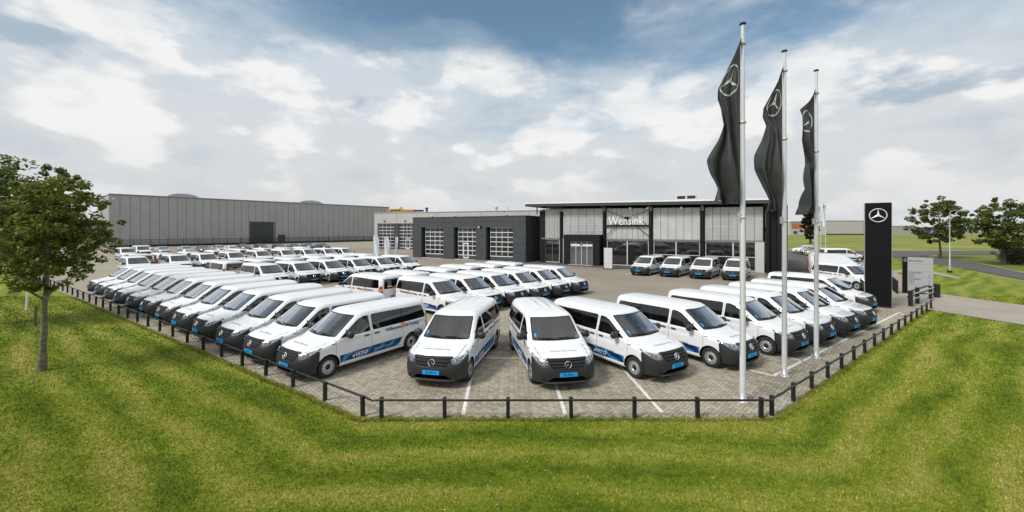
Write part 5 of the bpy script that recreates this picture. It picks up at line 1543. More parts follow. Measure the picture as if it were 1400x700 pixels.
def foliage_mesh(rng, clumps, per, leaf, m):
    """clumps: (centre, radius); leaves are bent diamonds of two triangles"""
    V_ = []
    for c, rad in clumps:
        n = per
        d = rng.normal(size=(n, 3)); d /= np.linalg.norm(d, axis=1)[:, None]
        p = np.array(c) + d * (rad * rng.uniform(0.25, 1.0, n) ** 0.6)[:, None] * np.array([1, 1, 0.75])
        a = rng.normal(size=(n, 3)); a[:, 2] *= 0.5; a /= np.linalg.norm(a, axis=1)[:, None]
        up = d * 0.7 + np.array([0, 0, 0.8]) + rng.normal(size=(n, 3)) * 0.5
        b_ = np.cross(up, a); b_ /= np.linalg.norm(b_, axis=1)[:, None] + 1e-9
        s = leaf * rng.uniform(0.6, 1.35, n)[:, None]
        V_.append(np.stack([p - a * s, p + b_ * s * 0.62, p + a * s * np.array([1, 1, 1]) - np.array([0, 0, 0.25]) * s, p - b_ * s * 0.62], 1).reshape(-1, 3))
    vs = np.concatenate(V_); n = len(vs) // 4
    me = bpy.data.meshes.new('crown')
    me.vertices.add(len(vs)); me.vertices.foreach_set('co', vs.ravel())
    me.loops.add(len(vs)); me.loops.foreach_set('vertex_index', np.arange(len(vs)))
    me.polygons.add(n); me.polygons.foreach_set('loop_start', np.arange(0, len(vs), 4)); me.polygons.foreach_set('loop_total', np.full(n, 4))
    me.update(); me.materials.append(m)
    return me
def tree(name, p, H, cr, cz0, tr, label, seed, lm=None, nclump=150, per=60, leaf=0.07, cat='tree', group=None, bark=None, squash=1.0, lean=(0, 0), top=0.0, shape='round', bendk=1.0):
    rng = np.random.default_rng(seed)
    root = empty(name, p)
    ch = H - cz0
    clumps = []
    tops = []
    while len(clumps) < nclump:
        u = rng.uniform(-1, 1, 3)
        rr = np.linalg.norm(u)
        if rr > 1 or rr < 0.30: continue
        zf = (u[2] + 1) / 2
        if shape == 'round': wz = math.sqrt(max(0.05, 1 - (2 * zf - 0.90) ** 2)) * 1.0
        elif shape == 'cone': wz = 1.0 - 0.75 * zf
        else: wz = (0.55 + 0.45 * math.sin(PI * min(1, zf * 1.15))) * (1 - 0.5 * zf ** 3)
        if shape == 'round': wz = 1.0
        x, y = u[0] * cr * wz * 1.02, u[1] * cr * wz * 1.02
        # lumpy outline
        k = 1 + 0.22 * math.sin(3 * math.atan2(u[1], u[0]) + seed) * (0.5 + zf) + rng.normal(0, 0.10)
        c = (x * k + lean[0] * zf, y * k + lean[1] * zf, cz0 + ch * zf * (0.92 + rng.uniform(0, 0.10)) + top * max(0, 1 - abs(x) / cr) * zf)
        clumps.append((c, cr * rng.uniform(0.10, 0.21)))
    for k in range(max(6, nclump // 9)):                                  # loose sprays that break the outline
        a = rng.uniform(0, 2 * PI); zf = rng.uniform(0.15, 1.0)
        wz = math.sqrt(max(0.05, 1 - (2 * zf - 1) ** 2)) if shape == 'round' else 0.8 * (1 - 0.6 * zf)
        clumps.append(((math.cos(a) * cr * wz * 1.12 + lean[0] * zf, math.sin(a) * cr * wz * 1.12 + lean[1] * zf, cz0 + ch * (zf + 0.04)), cr * 0.085))
    link('crown', foliage_mesh(rng, clumps, per, leaf, lm or M_LEAF), root)
    tm = MB()
    bend = rng.normal(0, 0.03 * bendk, (8, 2))
    n = 8; top_z = cz0 + ch * 0.62
    pts = [(bend[i, 0] * i * 0.6 + lean[0] * i / 14, bend[i, 1] * i * 0.6, top_z * i / (n - 1) - (0.05 if i == 0 else 0)) for i in range(n)]
    rad = [tr * 1.35] + [tr * (1 - 0.72 * i / (n - 1)) for i in range(1, n)]
    tm.tube(pts, rad, 10)
    trunk = tm.build('trunk', bark or M_BARK, root)
    for k in range(7):
        f = 0.42 + 0.07 * k if cz0 / top_z < 0.6 else 0.62 + 0.045 * k
        zi = max(cz0 * 0.93, top_z * f); i = zi / top_z * (n - 1); i0 = min(int(i), n - 2); w = i - i0
        st = Vector(pts[i0]).lerp(Vector(pts[i0 + 1]), w)
        a = k * 2.4 + seed; ln = cr * rng.uniform(0.55, 0.85)
        m1 = st + Vector((math.cos(a) * ln * 0.4, math.sin(a) * ln * 0.4, ln * 0.40)); m2 = st + Vector((math.cos(a) * ln, math.sin(a) * ln, ln * 0.95))
        b = MB(); b.tube([st, m1, m2], [tr * 0.42, tr * 0.30, tr * 0.10], 6); b.build('limb', bark or M_BARK, root)
    tag(root, label, cat, group)
    return root
tree('maple_tree', px(57, 505.5), 6.4, 1.34, 2.5, 0.098, 'young round maple with a bare pale trunk standing alone on the lawn', 4, nclump=310, per=56, leaf=0.062, lean=(0.5, 0), top=0.2, bendk=0.3)
tree('maple_tree', (-26.3, 19.6, -0.02), 8.3, 2.7, 2.2, 0.18, 'taller dark tree behind the lone round maple', 9, lm=M_LEAF2, nclump=300, per=60, leaf=0.095, lean=(1.3, 0))
tree('lime_tree', px(1285.5, 353), 9.4, 3.1, 1.9, 0.16, 'open crowned tree behind the street lamp, beyond the road bend', 13, lm=M_LEAF2, nclump=130, per=60, leaf=0.165, bark=M_BARKD, top=0.6)
tree('lime_tree', px(1372.5, 362), 8.5, 3.25, 1.9, 0.18, 'broad tree by the bushes, farther along the road than the lamp', 22, lm=M_LEAF2, nclump=150, per=60, leaf=0.155, bark=M_BARKD, top=0.3)
tree('conifer_tree', px(1108, 333.0) + Vector((0, 0, 0)), 12.8, 3.0, 1.4, 0.35, 'dark narrow conifer beyond the lane, behind the flagpoles', 31, lm=M_LEAF3, nclump=170, per=50, leaf=0.30, bark=M_BARKD, shape='cone')
def bush(p, r, h, label, seed, n=50, leaf=0.11, m=None):
    rng = np.random.default_rng(seed)
    root = empty('bush', p)
    cl = [((rng.normal(0, 0.45) * r, rng.normal(0, 0.45) * r, h * rng.uniform(0.15, 0.92)), r * rng.uniform(0.15, 0.32)) for _ in range(n)]
    link('foliage', foliage_mesh(rng, cl, 70, leaf, m or M_BUSH), root)
    b = MB()
    for k in range(6): b.tube([(0, 0, 0), (rng.normal(0, 0.2) * r, rng.normal(0, 0.2) * r, h * 0.7)], [0.05, 0.02], 5)
    b.build('stem', M_BARKD, root)
    tag(root, label, 'bush')
for i, (x, y, r, h, lb) in enumerate(((1391, 361, 1.7, 2.3, 'silvery round bush just past the broad roadside tree'), (1402, 360, 2.0, 2.8, 'bush at the picture edge past the broad roadside tree'), (1384, 357, 1.7, 2.0, 'low bush close behind the trunk of the broad roadside tree'))):
    bush(px(x, y), r, h, lb, 50 + i)

# ------------------------------------------------------------------ street lamp, stakes, banners
lp = empty('street_lamp', px(1298.5, 372.5))
m = MB(); m.tube([(0, 0, 0), (0, 0, 1.4), (0, 0, 1.45), (0, 0, 6.45)], [0.075, 0.075, 0.05, 0.035], 10); m.build('pole', M_GALV, lp)
m = MB(); m.tube([(0, 0, 6.4), (0.15, 0, 6.62), (0.6, 0, 6.72), (1.2, 0, 6.70)], 0.03, 8); m.build('arm', M_GALV, lp)
m = MB(); m.cbox((1.55, 0, 6.71), (0.85, 0.28, 0.16), 0.05); hd = m.build('lamp_head', M_GALV, lp)
m = MB(); m.box((1.6, 0, 6.615), (0.55, 0.2, 0.03)); m.build('lamp_glass', M_LIT, hd)
m = MB(); m.box((0, 0, 0.1), (0.3, 0.3, 0.2)); m.build('foot', M_DARK, lp)
tag(lp, 'street lamp with one curved arm beside the bend of the road', 'street lamp')
M_WOOD = mat('weathered_stake', (0.11, 0.095, 0.05), 0.85, var=0.3, vscale=12)
for x, y, h, t, lb, mm, r in ((36, 424, 0.95, 0.05, 'short white marker post on the lawn beside the maple', M_WHT, 0.045), (25, 399, 0.85, 0.14, 'dark leaning wooden stake on the lawn, farther than the white post', M_WOOD, 0.035), (48, 446, 0.98, 0.02, 'brown wooden stake on the lawn close to the maple trunk', M_WOOD, 0.035)):
    m = MB(); m.cbox((0, 0, h / 2), (r * 2, r * 2, h), 0.01)
    o = m.build('marker_post', mm, None, px(x, y)); o.rotation_euler = (0, t, 0.3); tag(o, lb, 'post')
M_BAN = mat('white_banner', (0.72, 0.76, 0.80), 0.6)
M_BANB = mat('banner_blue', (0.10, 0.30, 0.55), 0.5)
for i, (x, y0, y1, lb) in enumerate(((514.5, 322, 347, 'white feather flag in front of the light grey workshop, closest to the warehouse'), (529, 323, 347, 'white feather flag between the two others in front of the workshop'), (542, 323.5, 347, 'narrow turned white feather flag closest to the dark garage'))):
    p = px(x, 356.5); k = (356.5 - HOR) / CAMH; H = (356.5 - y0) / k; z0 = 0.25; w = (7.5, 7, 4.5)[i] / k
    root = empty('feather_flag', p)
    m = MB(); n = 14
    pts = [(-w * 0.5 + (0.25 * w if i == 2 else 0) * (j / n), 0, H * j / n) for j in range(n + 1)]
    m.tube(pts, 0.025, 6); m.build('pole', M_ALU, root)
    m = MB(); vs = []
    for j in range(n + 1):
        t = j / n; z = z0 + (H - z0) * t
        ww = w * (0.75 + 0.25 * math.sin(PI * t)) * (1 if i < 2 else (0.2 + 0.8 * t))
        for q in range(5): vs.append((pts[j][0] + ww * q / 4, 0.12 * math.sin(q * 1.3 + t * 4 + i), z - 0.12 * q / 4 * (t > 0.9)))
    m.add(vs, [(j * 5 + q, j * 5 + q + 1, j * 5 + q + 6, j * 5 + q + 5) for j in range(n) for q in range(4)], 0, True)
    fl = m.build('banner', M_BAN, root)
    m = MB(); m.add([(-w * 0.2, -0.16, H * 0.45), (w * 0.18, -0.16, H * 0.45), (w * 0.18, -0.16, H * 0.8), (-w * 0.2, -0.16, H * 0.8)], [(0, 1, 2, 3)])
    tag(root, lb, 'flag', 'white feather flags by the workshop')
for i, (x, xb, y0, y1, lb) in enumerate(((1128.8, 1123, 277, 309, 'white banner with a blue oval on a far pole, whole and straight'), (1122, 1113.5, 279, 309, 'white wind blown banner with a blue oval behind the last white flagpole'))):
    p = px(x, 340); k = (340 - HOR) / CAMH; H = CAMH + (HOR - y0 + 2) / k; r = 0.07
    root = empty('banner_pole', p)
    m = MB(); m.tube([(0, 0, 0), (0, 0, H)], [r, r * 0.6], 8); m.build('pole', M_POLE, root)
    m = MB(); zt_, zb = H - 0.3, CAMH + (HOR - y1) / k; w = (x - xb) / k; n = 12; vs = []
    for j in range(n + 1):
        t = j / n
        for q in range(7): vs.append((-0.06 - w * (0.85 + 0.15 * math.sin(t * 5 + i)) * q / 6, 0.15 * math.sin(q + t * 3), zt_ + (zb - zt_) * t - 0.5 * (q / 6) * (i if t < 0.1 else 0) - 0.25 * q / 6))
    m.add(vs, [(j * 7 + q, j * 7 + q + 1, j * 7 + q + 8, j * 7 + q + 7) for j in range(n) for q in range(6)], 0, True); fl = m.build('banner', M_BAN, root)
    m = MB(); m.lathe([(0.001, 0), (w * 0.36, 0)], 16, 'Y', (-0.06 - w * 0.5, -0.22, 0)); 
    m.v = [(a, b_, zt_ - 1.0 + c * 0.55) for a, b_, c in m.v]; m.build('oval_emblem', M_BANB, fl)
    tag(root, lb, 'flagpole', 'white banners on far poles')
m = MB(); m.cbox((0, 0, 1.6), (0.9, 0.3, 3.2), 0.05)
tag(m.build('sign_column', mat('sign_blue', (0.03, 0.10, 0.26), 0.4), None, px(1065.5, 366)), 'narrow blue sign column at the far end of the showroom', 'sign')

# ------------------------------------------------------------------ far buildings
def far_block(name, x0, x1, ytop, Y, depth, m, label, parts=()):
    k = FOC / Y
    H = CAMH + (HOR - ytop) / k
    X0, X1 = (x0 - 700) / k, (x1 - 700) / k
    root = empty(name, ((X0 + X1) / 2, Y, -0.06)); w = (X1 - X0) / 2
    b = MB(); b.span((-w, 0, 0), (w, depth, H)); b.build('wall', m, root)
    b = MB(); b.span((-w - 0.2, -0.2, H), (w + 0.2, depth, H + 0.35)); b.build('roof_edge', M_HALLS, root)
    for nm, f0, f1, z0, z1, mm in parts:
        b = MB(); b.span((-w + 2 * w * f0, -0.25, H * z0), (-w + 2 * w * f1, -0.02, H * z1)); b.build(nm, mm, root)
    tag(root, label, 'building')
    return root
M_FARW = mat('far_wall_pale', (0.46, 0.45, 0.43), 0.7); M_FARG = mat('far_wall_grey', (0.36, 0.36, 0.36), 0.7); M_FARN = mat('far_wall_navy', (0.05, 0.07, 0.11), 0.6)
M_FARO = mat('far_orange_panel', (0.42, 0.15, 0.07), 0.6)
far_block('distribution_hall', 1129, 1181, 302, 318, 40, M_FARW, 'pale far hall beyond the meadow, seen behind the pylon', (('dark_base', 0, 1, 0, 0.08, M_DARK), ('side_pier', 0.97, 1.0, 0.08, 1.0, M_FARG)))
far_block('shed', 1080, 1128, 304, 322, 30, M_FARW, 'far white shed with an orange upper band beyond the meadow', (('orange_panel', 0.05, 0.55, 0.52, 0.93, M_FARO), ('window', 0.1, 0.2, 0.1, 0.3, M_DKDOOR), ('window', 0.4, 0.5, 0.1, 0.3, M_DKDOOR)))
far_block('shed', 1217, 1253, 309.5, 330, 30, M_FARG, 'flat far grey shed between the pylon and the open crowned tree', (('door', 0.9, 0.97, 0.0, 0.4, M_DKDOOR), ('upper_box', 0.35, 0.75, 1.0, 1.12, M_FARW)))
far_block('shed', 1253.3, 1290, 311, 331, 30, M_FARN, 'far navy shed joined to the flat grey one behind the open crowned tree', (('window', 0.2, 0.3, 0.2, 0.6, M_FARG), ('window', 0.5, 0.6, 0.2, 0.6, M_FARG)))
far_block('shed', 1291, 1345, 313.5, 420, 30, M_FARG, 'low far grey shed seen between the two roadside trees', (('door', 0.4, 0.5, 0.0, 0.6, M_DKDOOR),))
far_block('shed', -60, 60, 300, 210, 30, M_FARG, 'low grey building behind the trees at the far end of the lawn', (('door', 0.4, 0.5, 0.0, 0.4, M_DKDOOR),))
rng = np.random.default_rng(77)
cl = []
for x in np.arange(380, 720, 5.0):
    cl.append(((x, 560 + rng.normal(0, 8), rng.uniform(2, 8)), rng.uniform(3, 5.5)))
for x in np.arange(195, 300, 5.0):
    cl.append(((x, 470 + rng.normal(0, 8), rng.uniform(1.5, 6.5)), rng.uniform(3, 5)))
me = foliage_mesh(rng, cl, 260, 0.8, M_LEAF2)
tag(link('far_wood', me, kind='stuff'), 'dark belt of trees along the horizon beyond the meadow')

# ------------------------------------------------------------------ cars
def make_car(name, paint, wagon=0.5, L=4.3, Wd=1.76, H=1.46):
    bm = skin(car_field(L, Wd, H, wagon), L, Wd / 2, H, 0.62, 0.9, 46, 16, 18)
    lay = bm.faces.layers.int.new('part')
    fl = lambda sg: (lambda f: f.normal.y * sg > 0.3)
    for sg in (1, -1):
        cut(bm, lay, L, 'side', [(1.45, 0.93), (2.0, 1.30), (2.55, H - 0.11), (3.2, H - 0.13), (L - 0.65, 1.15), (L - 0.75, 0.96)], 1, fl(sg))
        cut(bm, lay, L, 'side', [(2.55, 0.90), (2.55, 1.45), (2.63, 1.45), (2.63, 0.90)], 0, fl(sg))
        for c in (0.82, 0.82 + 2.55):
            cut(bm, lay, L, 'side', [(c + 0.36 * math.cos(2 * PI * k / 12), 0.31 + 0.36 * math.sin(2 * PI * k / 12)) for k in range(12)], 9, lambda f: f.calc_center_median().y * sg > 0.5)
        cut(bm, lay, L, 'end', [(0.52 * sg, 0.60), (0.54 * sg, 0.72), (0.84 * sg, 0.80), (0.85 * sg, 0.66)][::sg], 3, lambda f: f.normal.x > 0.05 and f.calc_center_median().x > L / 2 - 0.8)
        cut(bm, lay, L, 'end', [(0.60 * sg, 0.72), (0.60 * sg, 0.94), (0.86 * sg, 0.94), (0.86 * sg, 0.72)][::sg], 4, lambda f: f.normal.x < -0.3)
    cut(bm, lay, L, 'end', [(-0.72, 0.98), (-0.58, H - 0.12), (0.58, H - 0.12), (0.72, 0.98)], 2, lambda f: f.normal.x > 0.2 and f.calc_center_median().z > 0.93)
    cut(bm, lay, L, 'end', [(-0.66, 1.0), (-0.56, H - 0.16), (0.56, H - 0.16), (0.66, 1.0)], 5, lambda f: f.normal.x < -0.2)
    cut(bm, lay, L, 'end', [(-0.45, 0.36), (-0.48, 0.62), (0.48, 0.62), (0.45, 0.36)], 6, lambda f: f.normal.x > 0.2 and f.calc_center_median().x > L / 2 - 0.5)
    root = empty(name)
    def part(pid, nm, m, off=0.0, sel=None):
        me = split_parts(bm, lay, pid, off, 0.02 if pid == 0 else 0)
        if sel:
            b = bmesh.new(); b.from_mesh(me); bmesh.ops.delete(b, geom=[f for f in b.faces if not sel(f.calc_center_median())], context='FACES'); b.to_mesh(me); b.free()
        me.materials.append(m); link(nm, me, root)
    part(0, 'body', paint); part(2, 'windscreen', M_CARGL, -0.005); part(5, 'rear_window', M_CARGL, -0.005); part(6, 'grille', M_DARK, -0.01)
    for sg in (1, -1):
        sel = lambda c: c.y * sg > 0
        part(1, 'side_window', M_CARGL, -0.004, sel); part(3, 'headlight', M_LAMP, 0.003, sel); part(4, 'tail_light', M_RED, 0.003, sel)
    tm, rm, hm = wheel_meshes(0.31, 0.2)
    ps = [(n, b.build(n, m_)) for n, m_, b in (('tyre', M_RUBBER, tm), ('rim', M_STEEL, rm))]
    for c in (0.82, 0.82 + 2.55):
        for sg in (1, -1):
            wh = empty('wheel', (L / 2 - c, (Wd / 2 - 0.13) * sg, 0.31), 0 if sg > 0 else PI, root)
            for n, o in ps: link(n, o.data, wh)
    for n, o in ps: bpy.data.objects.remove(o)
    u = MB(); u.span((-L / 2 + 0.2, -0.62, 0.18), (L / 2 - 0.2, 0.62, 0.6)); u.span((-L / 2 + 1.25, -0.8, 0.2), (L / 2 - 1.2, 0.8, 0.6)); u.build('underbody', M_DARK, root)
    for sg in (1, -1):
        u = MB(); u.cbox((L / 2 - 1.62, (Wd / 2 + 0.08) * sg, 0.98), (0.12, 0.2, 0.14), 0.02); u.build('wing_mirror', paint, root)
    u = MB(); u.box((L / 2 - 0.0, 0, 0.45), (0.02, 0.5, 0.11)); u.build('number_plate', mat('plate_yellow', (0.7, 0.5, 0.05), 0.4), root)
    bm.free()
    return root
M_CARGL = mat('dark_car_glass', (0.02, 0.023, 0.026), 0.04, spec=1.0, coat=1.0)
def paint(name, c, metal=0.3): return mat('paint_' + name, c, 0.28, metal=metal, coat=0.8)
PAINTS = dict(black=paint('black', (0.012, 0.012, 0.014)), grey=paint('grey', (0.09, 0.095, 0.10)), silver=paint('silver', (0.45, 0.46, 0.47), 0.5), white=paint('white', (0.78, 0.78, 0.78), 0), blue=paint('blue', (0.05, 0.08, 0.15)), green=paint('green', (0.28, 0.36, 0.03), 0.1), orange=paint('orange', (0.65, 0.13, 0.02), 0.1), slate=paint('slate', (0.03, 0.033, 0.04)))
CARP = {}
def car(col, p, hd, label, group):
    if col not in CARP: CARP[col] = make_car('parked_car', PAINTS[col], 0.5); c = CARP[col]
    else: c = copy_tree(CARP[col])
    c.location = p; c.rotation_euler = (0, 0, hd)
    return tag(c, label, 'car', group)
hd = math.radians(-38)
WX = [(170, 339.2, 'silver', 'silver'), (198, 336.6, 'white', 'white'), (222.5, 338.2, 'silver', 'silver'), (254, 337.6, 'silver', 'silver'), (277.5, 337.0, 'grey', 'grey'), (300, 336.2, 'silver', 'silver'), (317, 337.2, 'white', 'white'), (333, 334.6, 'grey', 'dark grey'), (356, 334.4, 'black', 'black'), (381, 334.4, 'slate', 'slate'), (402, 334.8, 'black', 'black'), (421, 333.4, 'blue', 'dark blue'), (441, 334.0, 'slate', 'slate')]
spots = ['in the far corner of the yard by the bar fence', 'standing tall behind the rearmost vans by the fence corner', 'before the second stretch of bar fence', 'before the middle of the bar fence', 'one place before a silver car by the bar fence', 'between a grey and a white car by the bar fence', 'just short of the warehouse roller door', 'under the edge of the warehouse roller door', 'in front of the warehouse roller door', 'past the warehouse roller door by the bar fence', 'in front of the small warehouse door', 'beyond the small warehouse door', 'closest to the workshop at the end of the fence row']
for (x, y, c, nm), sp_ in zip(WX, spots):
    p = px(x, y, 1.25); p.z = 0; p += Vector((math.cos(hd), math.sin(hd), 0)) * 0.2
    car(c, p, hd + RND.uniform(-0.05, 0.05), nm + ' hatchback ' + sp_, 'cars along the warehouse fence')
hd2 = math.radians(158)
for k, (c, lb) in enumerate((('white', 'white hatchback at the far end of the lane row'), ('silver', 'silver hatchback, second from the far end of the lane row'), ('grey', 'grey hatchback between a silver and a green one by the lane'), ('green', 'yellow green hatchback in the row along the lane'), ('orange', 'orange hatchback next to the yellow green one along the lane'), ('white', 'white hatchback after the orange one along the lane'), ('silver', 'silver hatchback nearest the taxi vans on the lane'))):
    t = k / 6.0
    p = px(1091, 345.5).lerp(px(1135, 355.5), t)
    if c not in CARP or True: car(c, (p.x + 1.2, p.y, 0), hd2, lb, 'cars parked along the lane')
# ------------------------------------------------------------------ the taxi vans
VL, VWB = 5.37, 3.43
proto = make_van(VL, VWB)
ORD = ['first', 'second', 'third', 'fourth', 'fifth', 'sixth', 'seventh', 'eighth', 'ninth', 'tenth', 'eleventh', 'twelfth', 'thirteenth', 'fourteenth', 'fifteenth']
FAR_SKIP = ('wiper', 'script_lettering', 'side_badge', 'book_emblem', 'hub_cap', 'door_handle', 'quarter_bar', 'fog_lamp', 'air_intake', 'dashboard', 'bonnet_lettering', 'grille_bar', 'windscreen_sticker', 'rear_mirror', 'cabin_floor')
proto_used = [False]
used_plate = set()
PLATES = {}
def plate_text(van, txt):
    """registration in dark figures on the blue front plate"""
    pl = [c for c in van.children if c.name.startswith('number_plate') and c.data.vertices[0].co.x > 0][0]
    M = frame((van['plate_x'], -0.0, 0.472), (0, 1, 0), (0, 0, 1))
    me = text_mesh(txt, 0.098, 0.0, off=0.0015, font_scale=0.88); me.transform(M); me.materials.append(M_INK)
    link('lettering', me, pl)
def van_at(nose, hd, label, group, far=False, txt=None):
    h = Vector((math.cos(hd), math.sin(hd), 0))
    v = copy_tree(proto, None, FAR_SKIP if far else ())
    p = Vector((nose[0], nose[1], 0)) - h * VL / 2
    v.location = p; v.rotation_euler = (0, 0, hd + RND.uniform(-0.008, 0.008))
    for k in ('nose', 'plate_x'):
        if k in v.keys() and k == 'nose': del v[k]
    if txt: plate_text(v, txt)
    tag(v, label, 'van', group)
    return v
ang = lambda d: math.radians(d)
PZ = 0.50
# front pair and the row along the flagpole rail
van_at(px(588.4, 509, PZ), math.atan2(-0.975, -0.20), 'white taxi van facing the lawn head on, beside the head of the lawn rail row', 'vans in the middle of the front', txt='ZS-895-H')
van_at(px(776.4, 512.2, PZ), math.atan2(-0.985, 0.165), 'white taxi van facing the lawn head on, beside the flagpole row', 'vans in the middle of the front', txt='ZS-764-L')
RH = math.atan2(-0.80, 0.60)
rr = [(926.6, 499, 'ZS-076-L', -57, 'white taxi van heading the flagpole row, next to the middle pair'), (1028.6, 485, 'ZS-653-L', -56, 'white taxi van whose nose is behind the tallest flagpole'), (1100, 469.2, 'ZS-012-H', -56, 'white taxi van seen between the first and the middle flagpole'),
      (1138.6, 456.6, 'ZS-540-L', -56, 'white taxi van partly behind the flagpole nearest the pylon'), (1171.4, 445.7, 'ZS-334-H', -57, 'white taxi van just past the last flagpole in the row'), (1195.7, 436.3, 'ZS-118-L', -57, 'white taxi van with its plate closest to the foot of the pylon'), (1196.5, 416.0, 'ZS-207-H', -57, 'white taxi van half behind the pylon foot, end of the flagpole row')]
for x, y, t, a, lb in rr:
    van_at(px(x, y, PZ), ang(a), lb, 'vans along the flagpole rail', txt=t)
# long slanting row along the lawn rail
LH_ = math.atan2(-0.832, -0.555)
lr = [(388, 498.2), (340, 480), (301, 465.2), (267, 451.3), (238, 440.7), (215.5, 430.5), (193, 422), (174, 415.3), (157, 409.2), (143.5, 403.4), (131, 398.0), (120, 393.2)]
for i, (x, y) in enumerate(lr):
    p = px(x, y, PZ)
    lb = ('white taxi van heading the lawn rail row, its whole side showing' if i == 0 else 'white taxi van half under the maple leaves, last of the lawn rail row' if i == len(lr) - 1 else f'white taxi van, {ORD[i]} from the front corner in the lawn rail row')
    van_at(p, LH_ + ang(RND.uniform(-0.8, 0.8)), lb, 'vans nosed up to the lawn rail', txt='ZS-%03d-%s' % ((137 * i + 422) % 1000, 'HL'[i % 2]))
# block in the middle: noses towards the showroom, and the row backed up to it
MH = ang(-40)
m0 = px(799.7, 393, PZ); m2 = px(746.2, 402.3, PZ); ms = (m2 - m0) / 2
for k in range(6):
    p = m0 + ms * (k * 1.0)
    lb = ['white taxi van closest to the showroom in the middle block', 'white taxi van second from the showroom in the middle block', 'white taxi van third from the showroom in the middle block', 'white taxi van fourth from the showroom in the middle block, wheel and bumper showing', 'white taxi van fifth from the showroom in the middle block, nose hidden', 'white taxi van with its side windows above the head of the lawn rail row'][k]
    van_at(p, MH, lb, 'middle block of vans facing the showroom', txt='ZS-%03d-H' % ((211 * k + 305) % 1000))
mr = [(535.8, 378.5), (579, 374), (618.7, 368.7), (651, 365), (682, 362.8), (710, 360.4)]
for k, (x, y) in enumerate(mr):
    r = px(x, y, 1.80); h = Vector((math.cos(ang(145)), math.sin(ang(145)), 0))
    lb = ['white taxi van with an orange rear window sticker, side and door showing', 'white taxi van roof next to the one with the orange rear sticker', 'white taxi van showing its roof alone, third in the backed up row', 'white taxi van showing its roof alone, fourth in the backed up row', 'white taxi van showing its roof alone, fifth in the backed up row', 'white taxi van whose roof shows just below the dark garage doors'][k]
    van_at(r + h * (VL - 0.15), ang(145), lb, 'vans backed up to the middle block')
# second block
def corners(lst, a):
    return [px(x, y, 1.18) + Vector((0.41, -1.23, 0)) for x, y in lst]
BH = ang(-35)
bl = corners([(390, 372.5), (432.4, 368.7), (472, 365.5), (508, 362.3), (539.5, 360.3), (571, 358.6)], BH)
P = np.array([(p.x, p.y) for p in bl]); k_ = np.arange(len(P))
fx, fy = np.polyfit(k_, P[:, 0], 1), np.polyfit(k_, P[:, 1], 1)
bn = [Vector((np.polyval(fx, k) * 0.5 + P[k, 0] * 0.5, np.polyval(fy, k) * 0.5 + P[k, 1] * 0.5, 0)) for k in range(len(P))]
bl_ = ['white taxi van in the second block, windscreen just above the lawn rail roofs', 'white taxi van in the second block with its blue front plate showing', 'white taxi van third along the second block, front wheel showing', 'white taxi van fourth along the second block', 'white taxi van fifth along the second block', 'white taxi van at the feather flag end of the second block']
for k, p in enumerate(bn): van_at(p, BH, bl_[k], 'second block of vans facing the yard', txt='ZS-%03d-L' % ((173 * k + 96) % 1000))
hB = Vector((math.cos(BH), math.sin(BH), 0))
stp = (bn[-1] - bn[0]) / 5
b0 = px(320, 369.5, 1.15) + Vector((-0.3, 0.5, 0))
for k in range(6):
    r = b0 + stp * k
    lb = ['white taxi van with an orange rear window sticker just above the lawn rail roofs', 'white taxi van showing its roof alone, second in the row behind the second block', 'white taxi van showing its roof alone, third in the row behind the second block', 'white taxi van showing its roof alone, fourth in the row behind the second block', 'white taxi van showing its roof alone, fifth in the row behind the second block', 'white taxi van showing its roof alone, at the workshop end behind the second block'][k]
    van_at(r - hB * (VL - 0.1), BH + PI, lb, 'vans backed up to the second block', far=True)
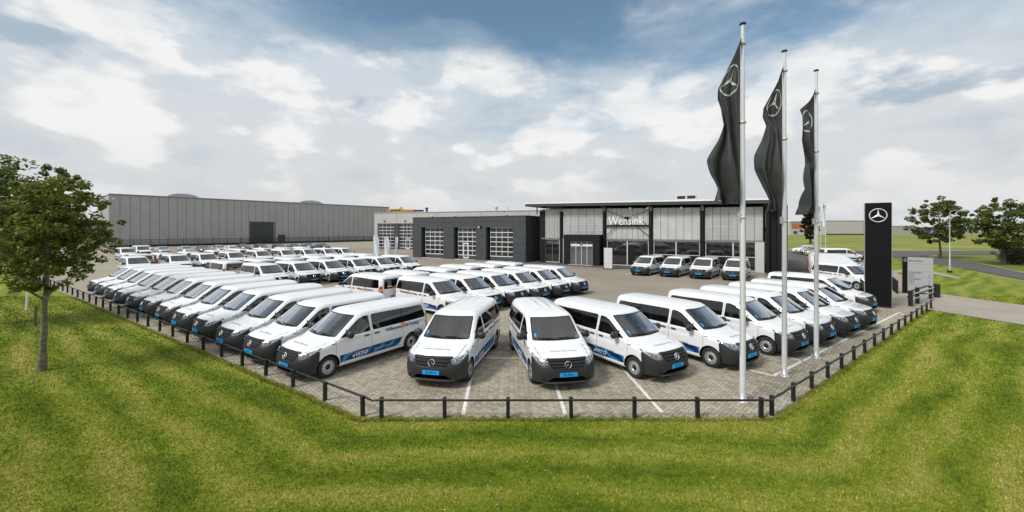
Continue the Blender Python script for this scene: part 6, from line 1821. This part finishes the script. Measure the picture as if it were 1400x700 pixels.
# third block
CH = ang(-36)
cl_ = corners([(204.3, 360), (259.5, 356.5), (298, 354.4), (335, 351.8), (371, 349.4), (404, 347.8), (434, 346.8), (461, 345.9), (484, 345.2)], CH)
cn = cl_
clb = ['white taxi van at the maple end of the third block', 'white taxi van in the third block with its side windows clear above the long row', 'white taxi van third along the third block from the maple', 'white taxi van fourth along the third block', 'white taxi van fifth along the third block, below the roller door', 'white taxi van sixth along the third block', 'white taxi van seventh along the third block, below the small warehouse door', 'white taxi van eighth along the third block', 'white taxi van at the workshop end of the third block']
for k, p in enumerate(cn): van_at(p, CH, clb[k], 'third block of vans facing the yard', far=True)
hC = Vector((math.cos(CH), math.sin(CH), 0))
for k in range(8):
    p = cn[k] - hC * (2 * VL + 0.7 + 0.3 * k) + (Vector((0.8, 1.2, 0)) if k == 0 else Vector((0, 0, 0)))
    lb = ['white taxi van with an amber tail lamp at the maple end behind the third block', 'white taxi van second from the maple behind the third block, roof showing', 'white taxi van third from the maple behind the third block, roof showing', 'white taxi van fourth from the maple behind the third block, roof showing', 'white taxi van fifth behind the third block, roof just below the dark cars', 'white taxi van sixth behind the third block, roof just below the dark cars', 'white taxi van seventh behind the third block, roof just below the dark cars', 'white taxi van eighth behind the third block, at the workshop end'][k]
    van_at(p, CH + PI, lb, 'vans backed up to the third block', far=True)
for i, (x, y, lb) in enumerate(((186, 345, 'white taxi van by the maple edge, before the corner of the bar fence'), (205, 341.5, 'white taxi van parked ahead of the silver cars near the bar fence corner'))):
    p = px(x, y, 1.18) + Vector((0.41, -1.23, 0)); van_at(p, CH, lb, 'odd vans near the bar fence', far=True)
# four in front of the showroom
SH = ang(-131)
slb = ['white taxi van before the showroom, closest to the pale totem', 'white taxi van before the showroom, second from the totem', 'white taxi van before the showroom, third from the totem', 'white taxi van before the showroom, partly behind the tallest flagpole']
for k, (x, y) in enumerate(((871.4, 370.2), (912, 372.1), (954.7, 374.6), (1001.4, 376.9))):
    van_at(px(x, y, PZ), SH + ang(1.5 * k), slb[k], 'vans before the showroom', txt='ZS-%03d-H' % ((57 * k + 712) % 1000))
# row behind the pylon
for k in range(7):
    p = Vector((27.3, 29.6, 0)) + Vector((1.5, 2.0, 0)) * k
    lb = 'white taxi van with its whole side showing behind the middle flagpole, nose behind the pylon' if k == 0 else f'white taxi van, {ORD[k]} roof from the front in the stack behind the pylon'
    van_at(p, ang(-85 + k), lb, 'vans behind the pylon', far=k > 0)
van_at((50.6, 57.6), ang(-9), 'white taxi van across the end of the stack behind the pylon, dark side windows showing', 'vans behind the pylon', far=True)
# remove the master copy
def drop(o):
    for c in list(o.children): drop(c)
    bpy.data.objects.remove(o)
drop(proto)
